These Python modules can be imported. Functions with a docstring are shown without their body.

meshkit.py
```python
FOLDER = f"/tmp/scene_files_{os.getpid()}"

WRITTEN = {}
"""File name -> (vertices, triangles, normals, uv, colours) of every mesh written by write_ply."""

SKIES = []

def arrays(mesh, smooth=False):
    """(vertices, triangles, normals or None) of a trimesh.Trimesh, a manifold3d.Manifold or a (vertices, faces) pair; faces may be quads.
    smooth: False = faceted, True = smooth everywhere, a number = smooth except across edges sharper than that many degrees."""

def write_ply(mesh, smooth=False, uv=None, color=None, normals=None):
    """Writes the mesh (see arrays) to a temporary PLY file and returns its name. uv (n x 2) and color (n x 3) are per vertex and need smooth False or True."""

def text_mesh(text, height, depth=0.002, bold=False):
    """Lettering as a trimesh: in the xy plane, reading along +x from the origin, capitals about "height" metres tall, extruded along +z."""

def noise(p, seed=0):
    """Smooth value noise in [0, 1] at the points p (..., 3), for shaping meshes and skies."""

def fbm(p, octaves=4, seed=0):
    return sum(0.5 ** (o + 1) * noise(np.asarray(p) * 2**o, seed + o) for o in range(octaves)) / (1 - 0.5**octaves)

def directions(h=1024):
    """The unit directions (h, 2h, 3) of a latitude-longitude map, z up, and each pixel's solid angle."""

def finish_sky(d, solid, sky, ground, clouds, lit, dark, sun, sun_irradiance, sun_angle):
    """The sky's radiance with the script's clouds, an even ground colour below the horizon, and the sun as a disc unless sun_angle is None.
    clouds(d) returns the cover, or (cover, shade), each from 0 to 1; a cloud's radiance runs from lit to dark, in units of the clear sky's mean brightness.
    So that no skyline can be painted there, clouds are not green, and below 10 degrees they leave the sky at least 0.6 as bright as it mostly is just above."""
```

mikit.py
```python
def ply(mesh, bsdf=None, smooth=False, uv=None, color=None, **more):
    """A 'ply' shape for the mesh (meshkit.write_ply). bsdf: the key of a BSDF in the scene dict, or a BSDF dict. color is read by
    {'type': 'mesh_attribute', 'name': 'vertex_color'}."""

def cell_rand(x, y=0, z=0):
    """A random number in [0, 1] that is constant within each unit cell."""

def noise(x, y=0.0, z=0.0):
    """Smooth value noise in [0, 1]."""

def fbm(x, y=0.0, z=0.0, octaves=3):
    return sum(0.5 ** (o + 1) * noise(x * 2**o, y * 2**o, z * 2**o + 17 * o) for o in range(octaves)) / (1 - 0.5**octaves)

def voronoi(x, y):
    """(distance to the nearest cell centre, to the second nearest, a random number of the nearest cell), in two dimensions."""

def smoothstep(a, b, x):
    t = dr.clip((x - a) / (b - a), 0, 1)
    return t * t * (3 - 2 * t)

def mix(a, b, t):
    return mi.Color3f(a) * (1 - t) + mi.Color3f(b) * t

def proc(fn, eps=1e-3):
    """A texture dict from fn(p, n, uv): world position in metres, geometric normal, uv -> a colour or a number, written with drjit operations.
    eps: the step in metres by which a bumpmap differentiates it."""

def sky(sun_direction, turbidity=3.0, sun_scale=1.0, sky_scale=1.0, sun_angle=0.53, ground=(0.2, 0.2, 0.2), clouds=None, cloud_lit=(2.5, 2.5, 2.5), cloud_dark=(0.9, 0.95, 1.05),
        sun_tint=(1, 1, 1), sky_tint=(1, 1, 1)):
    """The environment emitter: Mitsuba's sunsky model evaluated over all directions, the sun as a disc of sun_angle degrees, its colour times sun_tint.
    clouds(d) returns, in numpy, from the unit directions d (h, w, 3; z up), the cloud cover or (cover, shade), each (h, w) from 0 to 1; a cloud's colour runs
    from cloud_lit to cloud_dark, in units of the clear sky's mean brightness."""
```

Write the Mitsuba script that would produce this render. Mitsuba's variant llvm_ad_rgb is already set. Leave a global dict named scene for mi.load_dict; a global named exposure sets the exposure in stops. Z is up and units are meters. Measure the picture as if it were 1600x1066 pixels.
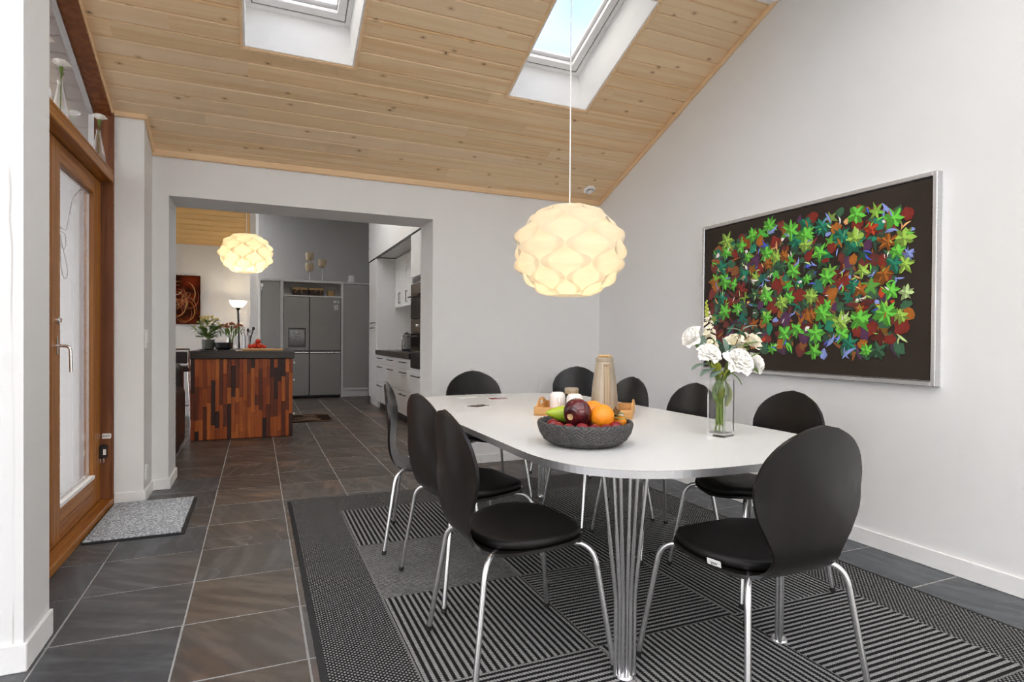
import math, random, os
import numpy as np, trimesh, mitsuba as mi, drjit as dr, mikit, meshkit
from scipy.interpolate import CubicSpline
from shapely.geometry import Polygon
from mikit import noise, fbm, voronoi, cell_rand, smoothstep, mix, proc

T = mi.ScalarTransform4f
scene, labels = {}, {}
RNG = random.Random(7)

# ------------------------------------------------------------------ camera, sky, exposure
EYE = np.array([0.0, 0.0, 1.08])
YAW, PITCH, ROLL, FOCAL, SHIFT = .41085, -.00876, .00723, 915.4, 4.6
_f = np.array([math.sin(YAW) * math.cos(PITCH), math.cos(YAW) * math.cos(PITCH), math.sin(PITCH)])
_r = np.array([math.cos(YAW), -math.sin(YAW), 0.0])
_u = np.cross(_r, _f)
_up = -_r * math.sin(ROLL) + _u * math.cos(ROLL)
scene['camera'] = {'type': 'perspective', 'fov_axis': 'x', 'fov': 2 * math.degrees(math.atan(800 / FOCAL)), 'near_clip': .02, 'far_clip': 200.0,
                   'principal_point_offset_y': -SHIFT / 1066.0,
                   'to_world': T().look_at(origin=EYE.tolist(), target=(EYE + _f).tolist(), up=_up.tolist())}


def clouds(d):
    q = d / np.maximum(d[..., 2:3], .12)
    n = meshkit.fbm(q * .6 + [19.43489532, 11.11131472, 18.48842214], 4, seed=5)
    return np.clip((n - .25) * 4.0, 0, 1), np.clip((n - .58) * 2.0, 0, .3)


exposure = 4.34
scene['sky'] = mikit.sky((-.45, -.6, .65), turbidity=3.0, sun_scale=0.0, sky_scale=1.0, ground=(.32, .32, .31),
                         clouds=clouds, cloud_lit=(2.22, 2.10, 1.94), cloud_dark=(1.63, 1.58, 1.50), sky_tint=(1.0, .84, .80))


# ------------------------------------------------------------------ helpers: names
def key(base):
    if base not in scene and base not in labels:
        return base
    i = 1
    while f'{base}_{i:03d}' in scene or f'{base}_{i:03d}' in labels:
        i += 1
    return f'{base}_{i:03d}'


def thing(name, label, cat, group=None):
    k = key(name)
    labels[k] = {'label': label, 'category': cat}
    if group:
        labels[k]['group'] = group
    return k


def put(name, mesh, mat, smooth=False, parent=None, label=None, **kw):
    """one entry of scene: parent + '__' + name, numbered if taken"""
    k = key(f'{parent}__{name}' if parent else name)
    d = mesh if isinstance(mesh, dict) else mikit.ply(mesh, mat, smooth=smooth)
    scene[k] = {**d, **kw}
    if label:
        labels[k] = {'label': label}
    return k


def one(name, mesh, mat, label, cat, smooth=False, group=None, **kw):
    k = put(name, mesh, mat, smooth, **kw)
    labels[k] = {'label': label, 'category': cat}
    if group:
        labels[k]['group'] = group
    return k


def struct(name, mesh, mat, label=None, smooth=False, **kw):
    k = put(name, mesh, mat, smooth, **kw)
    labels[k] = {'kind': 'structure'}
    if label:
        labels[k]['label'] = label
    return k


def structroot(name, label):
    labels[name] = {'kind': 'structure', 'label': label}
    return name


# ------------------------------------------------------------------ helpers: meshes
BF = np.array([[0, 2, 1], [0, 3, 2], [4, 5, 6], [4, 6, 7], [0, 1, 5], [0, 5, 4], [1, 2, 6], [1, 6, 5], [2, 3, 7], [2, 7, 6], [3, 0, 4], [3, 4, 7]])


def M(v, f):
    return trimesh.Trimesh(np.asarray(v, float), np.asarray(f), process=False)


def box(x0, x1, y0, y1, z0, z1, b=0.0):
    if b <= 0:
        return M([[x0, y0, z0], [x1, y0, z0], [x1, y1, z0], [x0, y1, z0], [x0, y0, z1], [x1, y0, z1], [x1, y1, z1], [x0, y1, z1]], BF)
    pts = []
    for sx in (0, 1):
        for sy in (0, 1):
            for sz in (0, 1):
                c = np.array([(x0, x1)[sx], (y0, y1)[sy], (z0, z1)[sz]])
                s = np.array([1 - 2 * sx, 1 - 2 * sy, 1 - 2 * sz]) * b
                for keep in range(3):
                    o = s.copy()
                    o[keep] = 0
                    pts.append(c + o)
    m = trimesh.convex.convex_hull(np.array(pts))
    return m


def cat(*ms):
    ms = [m for x in ms for m in (x if isinstance(x, (list, tuple)) else [x])]
    return trimesh.util.concatenate(ms)


def moved(m, d=(0, 0, 0), rz=0.0, s=1.0, rx=0.0, ry=0.0):
    m = m.copy()
    A = trimesh.transformations
    m.apply_transform(A.translation_matrix(d) @ A.rotation_matrix(rz, [0, 0, 1]) @ A.rotation_matrix(ry, [0, 1, 0]) @ A.rotation_matrix(rx, [1, 0, 0]) @ A.scale_matrix(s))
    return m


def tube(points, r, n=12, cap=True, close=False):
    p = np.asarray(points, float)
    t = np.gradient(p, axis=0)
    t /= np.linalg.norm(t, axis=1, keepdims=True) + 1e-12
    a = np.cross(t[0], [0, 0, 1.0] if abs(t[0][2]) < .9 else [1.0, 0, 0])
    rings = []
    r = np.broadcast_to(r, (len(p),))
    ang = np.arange(n) * 2 * math.pi / n
    for i in range(len(p)):
        a = a - t[i] * np.dot(a, t[i])
        a /= np.linalg.norm(a)
        b = np.cross(t[i], a)
        rings.append(p[i] + r[i] * (np.cos(ang)[:, None] * a + np.sin(ang)[:, None] * b))
    v = np.vstack(rings)
    f = []
    for i in range(len(p) - 1):
        for j in range(n):
            k = (j + 1) % n
            f += [[i * n + j, i * n + k, (i + 1) * n + k], [i * n + j, (i + 1) * n + k, (i + 1) * n + j]]
    if cap:
        v = np.vstack([v, p[0], p[-1]])
        c0, c1 = len(v) - 2, len(v) - 1
        o = (len(p) - 1) * n
        for j in range(n):
            k = (j + 1) % n
            f += [[c0, k, j], [c1, o + j, o + k]]
    return M(v, f)


def bend(a, b, c, n=7):
    """a quadratic curve from a to c with its corner at b"""
    a, b, c = map(np.asarray, (a, b, c))
    t = np.linspace(0, 1, n)[:, None]
    return (1 - t) ** 2 * a + 2 * t * (1 - t) * b + t * t * c


def lathe(profile, n=32, at=(0, 0, 0)):
    """profile (r, z) from the bottom up, outside on the right; closed when both ends have r = 0"""
    pr = np.asarray(profile, float)
    ang = np.arange(n) * 2 * math.pi / n
    v = np.array([[r * math.cos(q), r * math.sin(q), z] for r, z in pr for q in ang])
    f = []
    for i in range(len(pr) - 1):
        for j in range(n):
            k = (j + 1) % n
            if pr[i][0] > 1e-9:
                f.append([i * n + j, i * n + k, (i + 1) * n + k])
            if pr[i + 1][0] > 1e-9:
                f.append([i * n + j, (i + 1) * n + k, (i + 1) * n + j])
    m = M(v, f)
    m.merge_vertices(digits_vertex=7)
    m.apply_translation(at)
    return m


def extr(poly, h, z=0.0):
    m = trimesh.creation.extrude_polygon(Polygon(poly) if not isinstance(poly, Polygon) else poly, h, engine='earcut')
    m.apply_translation([0, 0, z])
    return m


def grid(P):
    """an open sheet from an array of points (a, b, 3)"""
    a, b = P.shape[:2]
    i, j = np.meshgrid(np.arange(a - 1), np.arange(b - 1), indexing='ij')
    q = np.stack([i * b + j, i * b + j + 1, (i + 1) * b + j + 1, (i + 1) * b + j], -1).reshape(-1, 4)
    return M(P.reshape(-1, 3), np.vstack([q[:, [0, 1, 2]], q[:, [0, 2, 3]]]))


def plate(P, th):
    """a sheet of points (a, b, 3) with thickness th"""
    du, dv = np.gradient(P, axis=0), np.gradient(P, axis=1)
    n = np.cross(du, dv)
    n /= np.linalg.norm(n, axis=2, keepdims=True) + 1e-12
    A, B = P + n * th / 2, P - n * th / 2
    a, b = P.shape[:2]
    N = a * b
    g = grid(P).faces
    f = [np.asarray(g)[:, ::1], np.asarray(g)[:, ::-1] + N]
    idx = np.arange(N).reshape(a, b)
    loop = np.concatenate([idx[0, :], idx[1:, -1], idx[-1, -2::-1], idx[-2:0:-1, 0]])
    nx = np.roll(loop, -1)
    f += [np.stack([nx, loop, loop + N], 1), np.stack([nx, loop + N, nx + N], 1)]
    m = M(np.vstack([A.reshape(-1, 3), B.reshape(-1, 3)]), np.vstack(f))
    return m


def ball(r, sub=2, at=(0, 0, 0), sq=(1, 1, 1)):
    m = trimesh.creation.icosphere(subdivisions=sub, radius=r)
    m.vertices *= np.array(sq)
    m.apply_translation(at)
    return m


# ------------------------------------------------------------------ materials
def rgb(*c):
    return {'type': 'rgb', 'value': list(c)}


def mat(name, d, two=True):
    scene[name] = {'type': 'twosided', 'bsdf': d} if two else d
    return name


def principled(c, rough=.5, spec=.5, metal=0.0, **kw):
    return {'type': 'principled', 'base_color': c if isinstance(c, dict) else rgb(*c), 'roughness': rough, 'specular': spec, 'metallic': metal, **kw}


def bumped(d, fn, scale, eps=1e-3):
    return {'type': 'bumpmap', 'arbitrary': proc(fn, eps), 'scale': scale, 'bsdf': d}


def f_plaster(p, n, uv):
    return mix((.80, .80, .795), (.765, .765, .76), fbm(p.x * 3 + p.y * 2.1, p.z * 3, p.y))


mat('m_plaster', {'type': 'diffuse', 'reflectance': proc(f_plaster)})
mat('m_white', principled((.80, .80, .79), .35, .4))
mat('m_white_sat', principled((.78, .78, .775), .5, .3))
mat('m_grey_wall', {'type': 'diffuse', 'reflectance': rgb(.33, .325, .32)})
mat('m_grey_light', principled((.58, .575, .57), .5, .3))
mat('m_grey_panel', principled((.30, .296, .288), .28, .4))

SL = .414                                             # slope of the roof
CZ0, CY0 = 2.36, 4.787                               # a point of its underside
PITCH_Y = .1125                                       # width of a board, along y


def ceil_z(y):
    return CZ0 + SL * (CY0 - y)


def f_pine(p, n, uv):
    q = (CY0 - p.y) / PITCH_Y
    row = dr.floor(q)
    seg = dr.floor(p.x * .45 + cell_rand(row, 3) * 5)
    r = cell_rand(row, seg, 11)
    g = fbm(p.x * .9 + r * 37, q * 5.5 + fbm(p.x * .7 + r * 9, q * .8) * 3, r * 11, octaves=3)
    c = mix((.82, .605, .375), (.74, .495, .265), smoothstep(.35, .75, g))
    c = mix(c, (.76, .595, .415), r * .7)
    c = c * (.93 + .10 * cell_rand(row, seg, 23))
    d1, d2, w = voronoi(p.x * 3.0 + r * 13, q * .62 + 7)
    knot = (1 - smoothstep(.012, .040, d1 * (.7 + w))) * dr.select(w > .25, 1.0, 0.0)
    halo = (1 - smoothstep(.03, .10, d1)) * dr.select(w > .25, 1.0, 0.0)
    c = mix(c, (.40, .23, .10), halo * .45)
    return mix(c, (.14, .075, .04), knot * .85)


mat('m_pine', principled(proc(f_pine), .55, .25))
mat('m_pine_back', {'type': 'diffuse', 'reflectance': rgb(.30, .17, .07)})


def f_pinetrim(p, n, uv):
    return mix((.80, .585, .365), (.72, .49, .275), fbm(p.x * 2 + p.y * 2, p.z * 40, 3))


mat('m_pine_trim', principled(proc(f_pinetrim), .5, .3))


def f_kpine(p, n, uv):
    g = fbm(p.x * 1.2, p.y * 40, dr.floor((p.y - 5.0) / .1125) * 5)
    return mix((.88, .60, .28), (.80, .49, .19), g)


mat('m_kitchen_pine', principled(proc(f_kpine), .5, .3))


def woodfn(a, b, c, axis):
    def fn(p, n, uv):
        along, u, v = {'z': (p.z, p.x, p.y), 'y': (p.y, p.x, p.z), 'x': (p.x, p.y, p.z)}[axis]
        w = fbm(along * 1.1, u * 6, v * 6, octaves=2) * 2.5
        g = fbm(along * 1.6 + 3, u * 45 + w, v * 45 + w, octaves=3)
        col = mix(a, b, smoothstep(.3, .7, g))
        return mix(col, c, smoothstep(.55, .8, fbm(along * 5, u * 160, v * 160, octaves=2)) * .5)
    return fn


for ax in 'zyx':
    mat(f'm_teak_{ax}', principled(proc(woodfn((.36, .145, .024), (.27, .092, .015), (.19, .058, .010), ax)), .38, .45))
mat('m_teak_dark', principled(proc(woodfn((.20, .068, .02), (.14, .042, .012), (.10, .03, .01), 'z')), .45, .4))
for i, (a, b) in enumerate([((.46, .108, .018), (.34, .070, .010)), ((.34, .066, .012), (.25, .044, .008)), ((.17, .035, .010), (.12, .025, .007)), ((.055, .015, .008), (.036, .011, .006)), ((.56, .155, .028), (.42, .098, .015))]):
    mat(f'm_stave_{i}', principled(proc(woodfn(a, b, tuple(x * .6 for x in b), 'z')), .38, .28))
mat('m_worktop', principled(proc(woodfn((.050, .036, .026), (.033, .024, .018), (.02, .015, .012), 'x')), .25, .28))
mat('m_tray_wood', principled(proc(woodfn((.62, .35, .13), (.52, .27, .09), (.42, .2, .06), 'x')), .4, .4))

TX0, TY0, TPX, TPY = .1625, 2.066, .4125, .4215


def f_slate(p, n, uv):
    i, j = dr.floor((p.x - TX0) / TPX), dr.floor((p.y - TY0) / TPY)
    r, r2 = cell_rand(i, j, 5), cell_rand(i, j, 9)
    m = fbm(p.x * 5 + r * 31, p.y * 5 + r2 * 17, r * 7, octaves=4)
    a = r * 1.6 - .3
    u, v = p.x * dr.cos(a) + p.y * dr.sin(a), p.y * dr.cos(a) - p.x * dr.sin(a)
    streak = fbm(u * 24 + r * 40, v * 4.2, r2 * 9, octaves=4)
    vein = 1 - smoothstep(0.0, .018, dr.abs(fbm(p.x * 4 + r * 50, p.y * 4 + r2 * 50, r, octaves=3) - .5))
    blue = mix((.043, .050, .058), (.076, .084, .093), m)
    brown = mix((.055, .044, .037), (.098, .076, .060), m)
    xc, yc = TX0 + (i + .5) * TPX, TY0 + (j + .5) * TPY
    w = smoothstep(.30, .72, r * .26 + fbm(p.x * 3.1 + 5, p.y * 3.1, r * 3, octaves=4) * .40 + smoothstep(-.5, -.1, xc) * .24 + smoothstep(3.4, 5.4, yc) * .24 - smoothstep(1.9, 2.6, xc) * .30)  # random tone plus painted window sheen: bluish near left, browner mid-floor
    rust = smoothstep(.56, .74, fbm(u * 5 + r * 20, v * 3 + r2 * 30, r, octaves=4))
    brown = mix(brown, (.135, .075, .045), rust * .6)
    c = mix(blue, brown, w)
    c = c * (0.80 + .44 * smoothstep(.35, .75, streak)) * (.88 + .24 * r2) * (.86 + .28 * fbm(p.x * 38, p.y * 38, r, octaves=3))
    return mix(c, (.15, .155, .16), vein * smoothstep(.62, .75, noise(p.x * 3 + r * 9, p.y * 3)) * .5)


def f_slate_bump(p, n, uv):
    i, j = dr.floor((p.x - TX0) / TPX), dr.floor((p.y - TY0) / TPY)
    r = cell_rand(i, j, 5)
    a = fbm(p.x * 7 + r * 31, p.y * 7 + r * 11, r, octaves=4)
    b = fbm((p.x * .8 + p.y * .6) * 22 + r * 40, (p.y * .8 - p.x * .6) * 4, r * 9, octaves=3)
    return a * .5 + smoothstep(.4, .6, b) * .35 + fbm(p.x * 55, p.y * 55, r, octaves=2) * .15


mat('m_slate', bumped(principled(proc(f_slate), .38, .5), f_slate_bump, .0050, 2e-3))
mat('m_grout', principled(proc(lambda p, n, uv: mix((.34, .335, .325), (.24, .235, .23), fbm(p.x * 14, p.y * 14))), .8, .2))

mat('m_black_ply', principled(proc(lambda p, n, uv: mix((.006, .0057, .0055), (.013, .011, .0098), fbm(p.x * 22, p.y * 22, p.z * 3))), .27, .36))
mat('m_black_pad', principled(proc(lambda p, n, uv: mix((.0045, .0043, .0042), (.009, .008, .0075), fbm(p.x * 60, p.y * 60, p.z * 60))), .45, .25))
mat('m_chrome', {'type': 'roughconductor', 'distribution': 'ggx', 'alpha': .07, 'specular_reflectance': rgb(.84, .84, .85), 'material': 'none'})
mat('m_alu', {'type': 'roughconductor', 'distribution': 'ggx', 'alpha': .22, 'specular_reflectance': rgb(.70, .70, .71), 'material': 'none'})
mat('m_black_rubber', principled((.012, .012, .012), .6, .4))
mat('m_black_plastic', principled((.015, .015, .016), .3, .5))
mat('m_table_white', principled((.60, .60, .585), .30, .4))
mat('m_steel_dark', principled((.20, .197, .190), .36, .5, .6))
mat('m_steel_handle', {'type': 'roughconductor', 'distribution': 'ggx', 'alpha': .15, 'specular_reflectance': rgb(.75, .75, .75), 'material': 'none'})
mat('m_oven_glass', principled((.014, .010, .008), .08, .6))
mat('m_oven_steel', principled((.12, .085, .055), .3, .5, .6))
mat('m_handle_dark', principled((.035, .033, .032), .3, .5, .5))
mat('m_leather', principled((.022, .016, .013), .42, .5))
scene['m_pane'] = {'type': 'thindielectric', 'int_ior': 1.5}
scene['m_glass'] = {'type': 'dielectric', 'int_ior': 1.5}


def rug_mix(v, p):
    spk = noise(p.x * 420, p.y * 420)
    return mix((.019, .019, .020), (.29, .29, .286), v) * (.72 + .56 * spk)


def f_rug_y(p, n, uv):                                # ribs that run along y
    u = p.x / .0245
    w = dr.abs(u - dr.floor(u) - .5) * 2
    tw = dr.abs(p.y / .011 + u * .5 - dr.floor(p.y / .011 + u * .5) - .5) * 2
    return rug_mix(smoothstep(.42, .62, w + (tw - .5) * .22) * (.65 + .35 * smoothstep(.15, .45, tw)), p)


def f_rug_x(p, n, uv):                                # ribs that run along x
    u = p.y / .0245
    w = dr.abs(u - dr.floor(u) - .5) * 2
    tw = dr.abs(p.x / .011 + u * .5 - dr.floor(p.x / .011 + u * .5) - .5) * 2
    return rug_mix(smoothstep(.42, .62, w + (tw - .5) * .22) * (.65 + .35 * smoothstep(.15, .45, tw)), p)


def f_rug_fine(p, n, uv):                             # finer ribs along x
    u = p.y / .0125
    w = dr.abs(u - dr.floor(u) - .5) * 2
    return rug_mix((.25 + .75 * smoothstep(.2, .7, w)) * (.55 + .45 * noise(p.x * 60, dr.floor(u) * 7)), p)


def f_rug_border(p, n, uv):                           # basket weave
    i = dr.floor(p.x / .0095)
    u, v = p.x / .0095 - i, p.y / .017 + (i - 2 * dr.floor(i / 2)) * .5
    v = v - dr.floor(v)
    spot = smoothstep(.0, .12, .40 - dr.abs(u - .5)) * smoothstep(0, .12, .30 - dr.abs(v - .5))
    return rug_mix(spot * .85 + .01, p)


def _rb(fn):
    return lambda p, n, uv: mi.luminance(fn(p, n, uv)) * 3


for nm, fn in (('y', f_rug_y), ('x', f_rug_x), ('fine', f_rug_fine), ('border', f_rug_border)):
    mat(f'm_rug_{nm}', {'type': 'diffuse', 'reflectance': proc(fn)})
mat('m_rug_seam', {'type': 'diffuse', 'reflectance': rgb(.20, .20, .195)})
mat('m_rug_edge', {'type': 'diffuse', 'reflectance': rgb(.045, .045, .045)})
mat('m_mat', {'type': 'diffuse', 'reflectance': proc(lambda p, n, uv: mix((.21, .23, .26), (.62, .66, .70), smoothstep(.3, .7, fbm(p.x * 160, p.y * 160, octaves=2))))})


# ------------------------------------------------------------------ the room: floor
XL, XR, YB, YF = -3.2, 2.97, -2.6, 4.757              # the dining room; the far wall's face is y = YF
KY0, KY1, KXR = 5.15, 11.75, 2.35                    # the kitchen beyond it
struct('floor', box(XL - .2, XR + .2, YB - .2, KY1 + .3, -.12, -.0012), 'm_grout', 'dark slate tiled floor with pale grout lines')
G = .0066


def tile_mesh(seed, h=.012):
    r = np.random.default_rng(seed)
    a, b, c = (TPX - G) / 2, (TPY - G) / 2, .0012
    jit = r.uniform(-.0013, .0013, (4, 2))
    cs = np.array([[-a, -b], [a, -b], [a, b], [-a, b]]) + jit
    top = np.array([[-a + c, -b + c], [a - c, -b + c], [a - c, b - c], [-a + c, b - c]]) + jit
    z = r.uniform(-.0008, .0006, 4)
    v = np.vstack([np.c_[cs, np.full(4, -h)], np.c_[cs, np.full(4, -c)], np.c_[top, z]])
    f = []
    for k in (0, 4):
        for i in range(4):
            j = (i + 1) % 4
            f += [[k + i, k + j, k + 4 + j], [k + i, k + 4 + j, k + 4 + i]]
    f += [[8, 9, 10], [8, 10, 11]]
    return M(v, f)


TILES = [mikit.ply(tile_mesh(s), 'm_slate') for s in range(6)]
count = 0
for j in range(-4, 17):
    for i in range(-7, 8):
        cx, cy = TX0 + (i + .5) * TPX, TY0 + (j + .5) * TPY
        if cy > 4.9 and (cx < -1.3 or cx > 2.1):
            continue
        if cy < 2.3 and cx < -1.2 or cy < .75 and abs(cx) > 2.4:
            continue
        if 2.4 < cy < 4.9 and cx < -1.05:
            continue
        if cx + TPX / 2 > XR + .35:
            continue
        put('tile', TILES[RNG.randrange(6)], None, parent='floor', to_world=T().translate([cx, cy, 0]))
        count += 1
print('tiles', count)
# beyond the single tiles the same paving goes on as one part
far = []
for j in range(17, 24):
    for i in range(-4, 5):
        cx, cy = TX0 + (i + .5) * TPX, TY0 + (j + .5) * TPY
        far.append(moved(tile_mesh(200 + i * 31 + j), (cx, cy, 0)))
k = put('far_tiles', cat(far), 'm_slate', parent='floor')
labels[k] = {'kind': 'stuff'}

# ------------------------------------------------------------------ walls
RIDGE_Y = 2.42


def roof_z(y):
    return ceil_z(y) if y >= RIDGE_Y else ceil_z(RIDGE_Y) - (RIDGE_Y - y) * .17


def wall_x(x0, x1, ys, zb=0.0, top=None):
    """a wall across x0..x1 along y whose top follows the roof"""
    top = top or (lambda y: roof_z(y) + .12)
    poly = [(ys[0], zb)] + [(ys[-1], zb)] + [(y, top(y)) for y in ys[::-1]]
    m = extr(poly, x1 - x0)                           # in (y, z, x)
    v = m.vertices.copy()
    m.vertices = np.c_[v[:, 2] + x0, v[:, 0], v[:, 1]]
    return m


struct('wall_right', wall_x(XR, XR + .2, [YB, RIDGE_Y, YF + .4]), 'm_plaster', 'tall white gable wall that carries the leaf painting')
FWT = 2.50                                            # top of the far wall
struct('wall_far', cat(box(-1.0, -.57, YF, KY0, 0, FWT), box(1.345, XR, YF, KY0, 0, FWT), box(-.57, 1.345, YF, KY0, 2.072, FWT)), 'm_plaster',
       'white wall with the wide opening to the kitchen')
struct('wall_pier', box(-.968, -.672, 4.447, YF, 0, 2.62), 'm_plaster', 'narrow white wall pier between the garden door and the kitchen opening')


def f_pier(p, n, uv):
    c = f_plaster(p, n, uv)
    w = p.x + (fbm(p.z * 3.1, 4.0) - .5) * .02
    crack = (1 - smoothstep(.0012, .004, dr.abs(w + .712))) * smoothstep(.5, .62, noise(p.z * 2.6 + 1.3, 2.0))
    flake = smoothstep(.72, .80, fbm(p.x * 14, p.z * 6, p.y * 14)) * .12
    return mix(mix(c, (.52, .51, .49), crack * .75), (.62, .61, .59), flake)


mat('m_pier', {'type': 'diffuse', 'reflectance': proc(f_pier)})
struct('wall_near_pier', cat(box(XL, -.685, 2.345, 2.60, 0, 3.35)), 'm_pier', 'cracked white wall end in the left foreground')
# unseen window side behind the camera, openings sized to light the room
struct('wall_left', cat(box(XL - .2, XL, YB, 2.6, 0, .12), box(XL - .2, XL, YB, 2.6, 2.95, 3.4), box(XL - .2, XL, YB, -2.5, .12, 2.95), box(XL - .2, XL, 1.2, 2.6, .12, 2.95)), 'm_plaster')
struct('wall_back', cat(box(XL, XR, YB - .2, YB, 0, .12), box(XL, XR, YB - .2, YB, 2.40, 2.62), box(XL, -.5, YB - .2, YB, .12, 2.40), box(2.8, XR, YB - .2, YB, .12, 2.40)), 'm_plaster')
for nm, ms in (('window_1', [box(XL - .12, XL - .06, y - .03, y + .03, .12, 2.95) for y in (-2.47, -1.25, -.05, 1.17)] + [box(XL - .12, XL - .06, -2.5, 1.2, z - .03, z + .03) for z in (.15, 2.92)]),
               ('window_2', [box(x - .03, x + .03, YB - .12, YB - .06, .12, 2.40) for x in (-.47, 1.15, 2.77)] + [box(-.5, 2.8, YB - .12, YB - .06, z - .03, z + .03) for z in (.15, 2.37)])):
    struct(nm, cat(ms), 'm_white')

# baseboards
BB = .0125
struct('baseboard_right', box(XR - BB, XR, YB, YF, 0, .085, .003), 'm_white', 'white baseboard along the gable wall')
struct('baseboard_far', cat(box(1.345 - BB, XR - BB, YF - BB, YF, 0, .075, .003), box(1.345 - BB, 1.345, YF - BB, KY0, 0, .075, .003)), 'm_white')
struct('baseboard_pier', cat(box(-.834, -.672 + BB, 4.447 - BB, 4.447, 0, .075, .003), box(-.672, -.672 + BB, 4.447 - BB, YF - BB, 0, .075, .003), box(-.672, -.57 + BB, YF - BB, YF, 0, .075, .003),
                             box(-.57, -.57 + BB, YF - BB, KY0, 0, .075, .003)), 'm_white')
struct('baseboard_near', cat(box(XL, -.685 + BB, 2.345 - BB, 2.345, 0, .092, .003), box(-.685, -.685 + BB, 2.345 - BB, 2.60, 0, .092, .003)), 'm_white', 'white baseboard around the wall end in the left foreground')

# ------------------------------------------------------------------ ceiling boards
TH = math.atan(SL)
S1 = dict(x0=-.068, x1=.542)
S2 = dict(x0=1.612, x1=2.222)
SKY0, SKY1 = 2.93, 3.775                               # extent of both roof windows along y


def slope_frame(mesh_sxz):
    """a mesh in (x, along the slope from the eaves up, depth above the underside) put on the roof"""
    v = np.asarray(mesh_sxz.vertices)
    c, s = math.cos(TH), math.sin(TH)
    mesh_sxz.vertices = np.c_[v[:, 0], CY0 - v[:, 1] * c + v[:, 2] * s, CZ0 + v[:, 1] * s + v[:, 2] * c]
    return mesh_sxz


def sl(y):
    return (CY0 - y) / math.cos(TH)


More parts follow.
